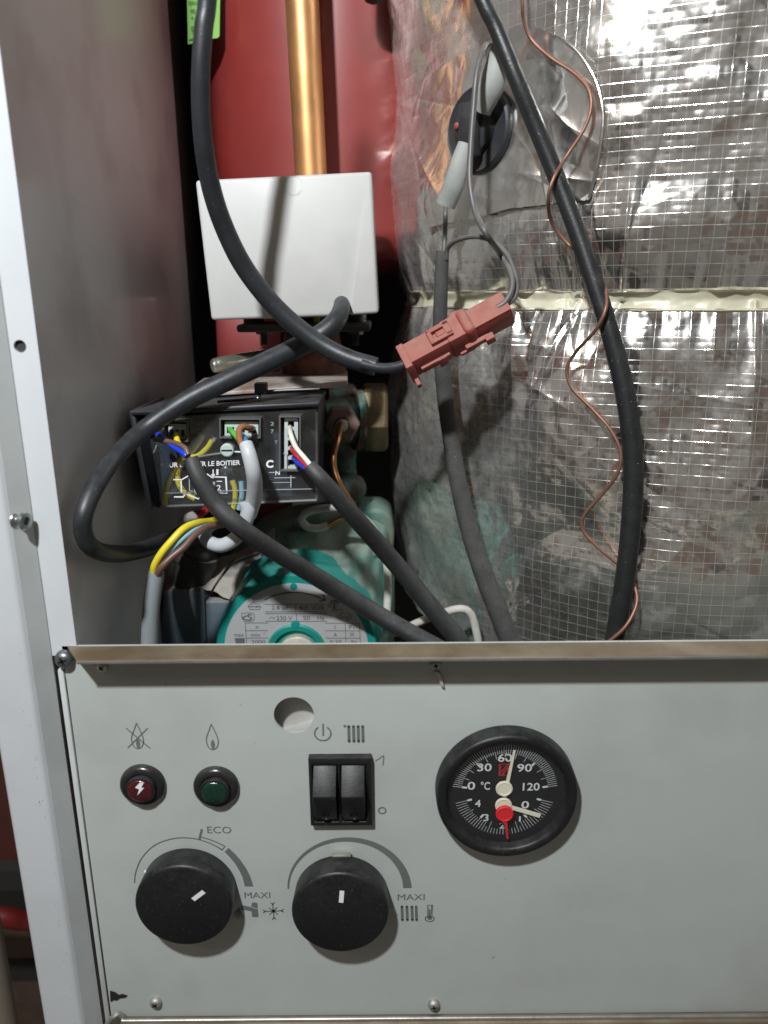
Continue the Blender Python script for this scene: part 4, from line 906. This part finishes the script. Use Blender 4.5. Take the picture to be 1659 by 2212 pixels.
obj('loop', ptube([(533, 1085, .056), (536, 1105, .056), (527, 1135, .057), (508, 1163, .058), (480, 1178, .060), (456, 1173, .064), (443, 1158, .069), (448, 1142, .076), (465, 1130, .084)], [16.5, 16, 16, 15.5, 15.5, 15, 14, 13, 12], n=18), M['grey'], ce)
obj('green_wire', w3([(672, 408, .076), (685, 428, .062), (715, 460, .055), (752, 510, .049), (760, 530, .048)], 6), M['green'], ce)
obj('brown_wire', w3([(815, 412, .076), (795, 412, .062), (755, 402, .057), (732, 420, .055), (732, 470, .051), (748, 515, .048)], 7), M['obrown'], ce)
obj('blue_wire', w3([(740, 440, .070), (760, 470, .058), (775, 500, .050), (782, 530, .048)], 6), M['midblue'], ce)
cf = thing('pump_cable', 'grey cable sheath at lower left with yellow, pale blue and brown wires bending right', 'cable', P(330, 1300, .06), GC)
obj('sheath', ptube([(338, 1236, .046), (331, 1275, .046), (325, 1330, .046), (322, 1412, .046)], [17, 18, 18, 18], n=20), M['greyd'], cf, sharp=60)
z5b = zmap(550, 1900, 2.37)
w5 = lambda pts, r: ptube([(*z5b(x, y), Y) for x, y, Y in pts], r, n=12)
obj('yellow_wire', w5([(112, 800, .046), (128, 730, .045), (190, 620, .045), (290, 500, .047), (400, 390, .051), (520, 340, .058), (640, 325, .068), (760, 300, .078), (800, 290, .09)], 8.2), M['yellow'], cf)
obj('blue_wire', w5([(150, 800, .047), (190, 700, .047), (270, 590, .048), (370, 490, .050), (480, 400, .055), (580, 365, .062), (690, 350, .072), (800, 330, .085)], 7.5), M['lblue'], cf)
obj('brown_wire', w5([(155, 815, .044), (200, 740, .043), (290, 650, .045), (400, 560, .048), (500, 450, .053), (600, 385, .060), (720, 360, .070), (840, 340, .082)], 7.5), M['brown'], cf)
# odds and ends between the wiring box and the pump
ow = thing('red_sleeved_lead', 'short dark lead with red tip and frayed grey end below the wiring box', 'wire', P(490, 1105, .085))
obj('lead', w5([(540, 262, .088), (600, 222, .086), (640, 180, .086)], 8), M['redw'], ow)
obj('frayed_end', w5([(360, 340, .092), (430, 300, .090), (500, 275, .089), (550, 258, .088)], [6, 12, 13, 7]), M['dustdk'], ow)

# ================================================================ red plug
cn = thing('plug_connector', 'dusty brick red two-part plug joining two cables in front of the tank', 'plug', P(985, 722, .058))
Yc = .058
c0 = P(876, 784, Yc); c1 = P(1098, 664, Yc); u = (c1 - c0).normalized(); Lc = (c1 - c0).length; cen = (c0 + c1) / 2
vw = (CAM - cen).normalized(); e_ = (vw.cross(u)).normalized()
if e_.z < 0: e_ = -e_
vw2 = u.cross(e_); vw2 = vw2 if vw2.dot(vw) > 0 else -vw2
n1 = (e_ * math.cos(R(52)) + vw2 * math.sin(R(52))).normalized(); n2 = (-e_ * math.sin(R(52)) + vw2 * math.cos(R(52))).normalized()
sq = 55 * mpp(985, 722, Yc)
def cb(a0, a1, s1=1.0, s2=1.0, o1=0., o2=0.):          # block from a0 to a1 of the length; s1 along lit normal, s2 along shaded normal
    return box(c0 + u * (Lc * (a0 + a1) / 2) + n1 * (o1 * sq) + n2 * (o2 * sq), (Lc * (a1 - a0), sq * s1, sq * s2), (u, n1, n2))
ms = obj('male_housing', cb(.04, .42, 1.0, 1.0), M['conn'], cn, bevel=.0006)
obj('rear_lip', join(cb(-.015, .05, 1.12, 1.22, 0, .08), cb(.0, .04, .25, .55, -.42, .75)), M['conn'], ms, bevel=.0004)
obj('latch', join(cb(.27, .31, .25, .70, .58, -.02), cb(.42, .48, .25, .70, .58, -.02), cb(.27, .48, .25, .20, .58, -.28), cb(.27, .48, .25, .18, .58, .26)), M['conn'], ms, bevel=.0004)
obj('latch_tooth', cb(.34, .43, .14, .26, .56, -.02), M['conn'], ms, bevel=.0005)
obj('side_rail', join(cb(.10, .38, .30, .16, -.20, .54), cb(.26, .34, .5, .12, -.3, .58)), M['conn'], ms, bevel=.0003)
fm = obj('female_housing', cb(.41, .66, 1.12, 1.12), M['conn'], cn, bevel=.0008)
obj('collar', join(cb(.56, .66, 1.30, 1.25, .05, .02), box(c0 + u * (Lc * .56) + n2 * (-.62 * sq), (Lc * .13, sq * .9, sq * .5), (u, n1, n2))), M['conn'], fm, bevel=.0022, seg=3)
pg_ = c1 + u * 0
obj('socket_end', join(cb(.64, 1.0, .92, .14, 0, -.42), cb(.64, 1.0, .14, .98, .42, 0), cb(.64, 1.0, .92, .14, 0, .42), cb(.64, 1.0, .14, .98, -.42, 0), cb(.64, .90, .8, .8)), M['conn'], fm, bevel=.0004)
obj('side_catch', join(cb(.52, .74, .24, .20, -.18, .66), cb(.70, .78, .34, .30, -.22, .74), cb(.46, .60, .16, .14, -.42, .60)), M['conn'], fm, bevel=.0004)

# ================================================================ circulation pump
YP = .096
pump = thing('circulation_pump', 'teal circulation pump with round grey nameplate and slate terminal box', 'pump', P(640, 1400, YP + .03))
c = P(641, 1405, YP); rp = px_r(641, 1405, YP, 175)
vb = [(498, 1205, 0), (560, 1150, 0), (640, 1115, 0), (740, 1100, 0), (815, 1103, 0), (842, 1120, 0), (850, 1190, 0), (852, 1300, 0), (846, 1412, 0), (470, 1412, 0), (470, 1260, 0)]
obj('motor_housing', revolve((c.x, YP, c.z), (0, 1, 0), [(rp * .89, -.0002), (rp * .98, -.0002), (rp, .0012), (rp * 1.01, .012), (rp * 1.05, .020), (rp * 1.10, .026), (rp * 1.12, .060)], 96), M['teal'], pump, sharp=50)
def loft(rows):                              # skin over rows of points
    n = len(rows[0]); vs = [p for r_ in rows for p in r_]
    return vs, [[k * n + i, k * n + i + 1, (k + 1) * n + i + 1, (k + 1) * n + i] for k in range(len(rows) - 1) for i in range(n - 1)]
oang = [165, 150, 138, 124, 110, 96, 82, 68, 55, 44, 32, 18, 4, -8]
oout = [(430, 1330), (452, 1268), (500, 1205), (548, 1150), (600, 1122), (650, 1112), (712, 1106), (778, 1102), (822, 1106), (845, 1130), (851, 1195), (852, 1270), (852, 1350), (850, 1425)]
irow = [P(641 + 181 * math.cos(R(a)), 1405 - 167 * math.sin(R(a)), .112) for a in oang]
orow = [P(x, y, .158) for x, y in oout]
irow, orow = spline(irow, 0, 6)[0], spline(orow, 0, 6)[0]
rows = []
rb_ = random.Random(5)
for k in range(15):
    t = k / 12
    if k <= 12:
        row = []
        for i, (p, q_) in enumerate(zip(irow, orow)):
            v = p.lerp(q_, t); v.y = p.y + (q_.y - p.y) * (t ** 1.9 * .8 + t * .2)
            ca_ = i / len(irow) * 24
            bump_ = .0016 * math.sin(ca_ * 1.3 + 2.2 * math.sin(t * 4)) * math.sin(math.pi * t) + .0011 * math.sin(ca_ * 3.1 + t * 9) * math.sin(math.pi * t)
            v += V((0, -.9, .45)) * (bump_ + .0005 * (rb_.random() - .5))
            row.append(v)
    else: row = [v + V((0, .012 * (k - 12), 0)) for v in orow]
    rows.append(row)
obj('volute', loft(rows), M['tealdust'], pump, sharp=60)
obj('cast_lug', ptube([(640, 1128, .142), (690, 1118, .142), (735, 1114, .142)], [13, 17, 12], n=12, wob=.1), M['tealdust'], pump, sharp=70)
obj('cast_fin', ptube([(700, 1262, .116), (740, 1222, .122), (790, 1200, .130), (830, 1196, .138)], [9, 12, 12, 9], n=10, wob=.1), M['tealdust'], pump, sharp=70)
obj('pump_flange', prism([P(x, y, .150) for x, y in ((770, 1098), (825, 1100), (846, 1116), (852, 1150), (850, 1190), (830, 1160), (800, 1128), (770, 1116))], (0, .03, 0)), M['tealdust'], pump, bevel=.003, seg=3)
YN = YP - .0006
ny = P(641, 1405, YN)
npl = obj('nameplate', plate(circ(c.x, c.z, rp * .888, 72), [circ(c.x, c.z, rp * .36, 48)], YN, YN + .0006), M['name_'], pump)
obj('hub_ring', revolve((c.x, YN, c.z), (0, -1, 0), [(rp * .365, -.001), (rp * .365, .0012), (rp * .35, .0018), (rp * .29, .0018), (rp * .28, .0010), (rp * .28, -.004), (0, -.004)], 56), M['teal'], pump)
tcen = c + V((0, YN - c.y - .0005, rp * .37)); obj('hub_tab', revolve(tcen, (0, -1, 0), [(rp * .05, 0), (rp * .05, .0016), (0, .0018)], 20), M['teal'], pump)
obj('vent_plug', revolve((c.x + .0008, YN, c.z - .0006), (0, -1, 0), [(rp * .235, -.004), (rp * .235, .0028), (rp * .21, .0036), (0, .0038)], 44), M['plug'], pump)
obj('vent_slot', box((c.x + .002, YN - .0039, c.z + .003), (.006, .0004, .0009), (V((.95, 0, -.25)), V((0, 1, 0)), V((.25, 0, .95)))), M['rim'], pump)
zp = zmap(850, 2200, 2.37)
YT = YN - .00018
fp = lambda x, y: P(*zp(x, y), YT)
um = mpp(640, 1320, YT) / (2.37 * 1.80832)
g = []
for s, x, y, h, w in (('2.6 µF', 580, 416, 44, 162), ('400 VDB', 868, 413, 40, 232), ('230 V', 618, 508, 40, 148), ('50', 824, 506, 38, 62), ('Hz', 957, 508, 38, 66), ('n', 366, 594, 24, 24), ('min', 350, 664, 30, 82), ('-1', 427, 648, 16, 22), ('2000', 377, 730, 38, 128), ('max', 198, 668, 22, 88), ('I', 1086, 592, 34, 6), ('A', 1090, 662, 36, 36), ('W', 1244, 661, 36, 46), ('P', 1229, 592, 34, 28), ('1', 1260, 600, 20, 8), ('0.39', 1093, 730, 34, 110), ('86', 1262, 730, 34, 60), ('ÖVE', 1175, 497, 44, 104), ('VDE', 1130, 433, 20, 62), ('V', 338, 378, 16, 16), ('O', 318, 400, 16, 16), ('E', 362, 402, 16, 14)):
    g.append(text(s, fp(x, y), h * um / .92, w * um, V((1, 0, -.004)), thick=.004))
ln = lambda pts, w=.00030: ribbon([fp(x, y) for x, y in pts], w)
g += [ln([(436, 380), (1005, 380)]), ln([(442, 450), (1008, 450)]), ln([(442, 467), (1010, 467)]), ln([(448, 538), (1012, 538)]), ln([(722, 382), (722, 450)]), ln([(728, 467), (732, 538)]),
      ln([(254, 553), (466, 553)]), ln([(256, 624), (466, 624)]), ln([(258, 693), (474, 693)]), ln([(255, 553), (270, 760)]), ln([(993, 554), (1318, 556)]), ln([(1000, 625), (1318, 627)]), ln([(1004, 694), (1320, 694)]), ln([(1180, 556), (1190, 760)]), ln([(1314, 556), (1322, 760)]),
      ln([(478, 515), (490, 498), (505, 502), (520, 512), (530, 498)]),
      flat([fp(*p) for p in ((158, 694), (250, 692), (252, 760), (170, 760))]),
      ln([(280, 402), (336, 354), (400, 402), (280, 404)], .0003), ln([(284, 404), (300, 428), (388, 428), (400, 404)], .0003),
      ln([(222, 462), (330, 460), (338, 480), (338, 520), (318, 538), (245, 538), (224, 510), (222, 462)], .0003), ln([(318, 480), (290, 474), (280, 490), (296, 500), (314, 505), (308, 522), (286, 526), (240, 520), (232, 506), (258, 490), (284, 486)], .0006)]
ag = [(434, 340), (500, 308), (570, 286), (640, 273), (704, 269), (770, 272), (840, 284), (905, 305), (990, 340)]
g += [ribbon([fp(*p) for p in ag], [.00075] * 7 + [.0007, .0007]), ln([(974, 290), (996, 342), (942, 352)], .0007)]
vcn = fp(1082, 396)
for rr in (24, 38, 52): g.append(ribbon(arc(vcn, rr * um, 30 if rr > 30 else 0, 200 if rr > 30 else 360, 24, YT), .00028)); g.append(ribbon(arc(vcn, rr * um, 230, 300, 10, YT), .00028))
g.append(ln([(1082, 372), (1082, 425)], .0007)); g.append(ribbon([fp(1174 + 68 * math.cos(R(a)), 497 + 38 * math.sin(R(a))) for a in range(0, 360, 12)], .0003, True))
g.append(sector(vcn, 46 * um, 58 * um, 30, 140, YT))
obj('plate_print', join(*g), M['platepr'], npl)
obj('colour_dot', disc(fp(704, 217), 34 * um, YT), M['teal'], npl)
# terminal box and gland
tb = obj('terminal_box', prism([P(x, y, .1065) for x, y in ((352, 1285), (362, 1276), (440, 1272), (444, 1300), (505, 1300), (490, 1412), (346, 1412))], (0, .05, 0)), M['slate'], pump, bevel=.0012)
obj('box_lid_edge', ptube([(442, 1276, .106), (444, 1340, .106), (446, 1412, .106)], 1.3, n=6), M['blackd'], tb)
drow = []
for k in range(7):
    t = k / 6; A_ = [(350, 1286), (400, 1277), (446, 1273), (486, 1290), (520, 1302)]; B_ = [(366, 1236), (420, 1220), (474, 1206), (536, 1180), (592, 1140)]
    row = [P(a[0] + (b[0] - a[0]) * t, a[1] + (b[1] - a[1]) * t, .1068 + .030 * t) for a, b in zip(A_, B_)]
    row = spline(row, 0, 5)[0]; drow.append([v + V((0, 0, random.uniform(-.0006, .0006))) for v in row])
drow.append([v + V((0, .004, -.012)) for v in drow[-1]])
obj('dust_bed', loft(drow), M['dustdk'], pump, sharp=80)
gl_ = obj('cable_gland', ptube([(415, 1262, .118), (420, 1225, .118), (428, 1190, .118), (432, 1172, .118)], [44, 42, 40, 30], n=8), M['blackd'], pump, bevel=.001)
obj('gland_collar', ptube([(421, 1213, .118), (426, 1196, .118)], [47, 46], n=24), M['blackd'], gl_, sharp=50)
tw_ = thing('twine', 'thin dark dusty wire crossing from the gland to the pump shoulder', 'wire', P(470, 1290, .09))
obj('wire', w5([(640, 1005, .086), (700, 900, .090), (780, 790, .096), (860, 700, .104), (960, 660, .112), (1080, 620, .118)], [2.5, 2.5, 3, 4, 5, 4]), M['blackd'], tw_)

# ================================================================ what shows of the room at lower left
obj('wall', bbox((-1.2, .55, -1.2), (-.16, .57, .2)), M['roomdark'], kind='structure')
cr_ = thing('storage_crate', 'blurred red plastic crate beside the boiler at lower left', 'crate', (-.30, .16, -.50))
def pb(x0, y0, x1, y1, Y, d): 
    a, b = P(x0, y0, Y), P(x1, y1, Y); return bbox((a.x, Y, a.z), (b.x, Y + d, b.z))
obj('upper_board', pb(-260, 1500, 200, 1880, .20, .02), M['roombrick'], cr_)
obj('dark_band', pb(-260, 1882, 200, 1922, .19, .02), M['roomdark'], cr_)
obj('rim', join(ptube([(-260, 1965, .15), (-20, 1978, .15), (60, 1988, .16), (200, 1980, .18)], 21, n=16)), M['roomred'], cr_)
obj('cardboard_box', pb(-260, 2012, 200, 2068, .22, .02), M['roombrown'], label='blurred brown cardboard box edge under the red crate', cat='box')
obj('dark_tray', join(pb(-260, 2075, 200, 2165, .24, .05), ptube([(10, 2072, .235), (100, 2060, .235), (200, 2058, .235)], 4)), M['roomdark'], label='blurred black tray below the brown cardboard edge', cat='tray')
obj('plank', pb(-260, 2168, 200, 2330, .22, .02), M['roombrown'], label='blurred brown plank at the bottom left corner', cat='plank')
obj('post', ptube([(-75, 1800, .02), (-42, 2000, .02), (8, 2290, .02)], 40, n=20), M['beige'], label='blurred beige upright post at the bottom left edge', cat='post')
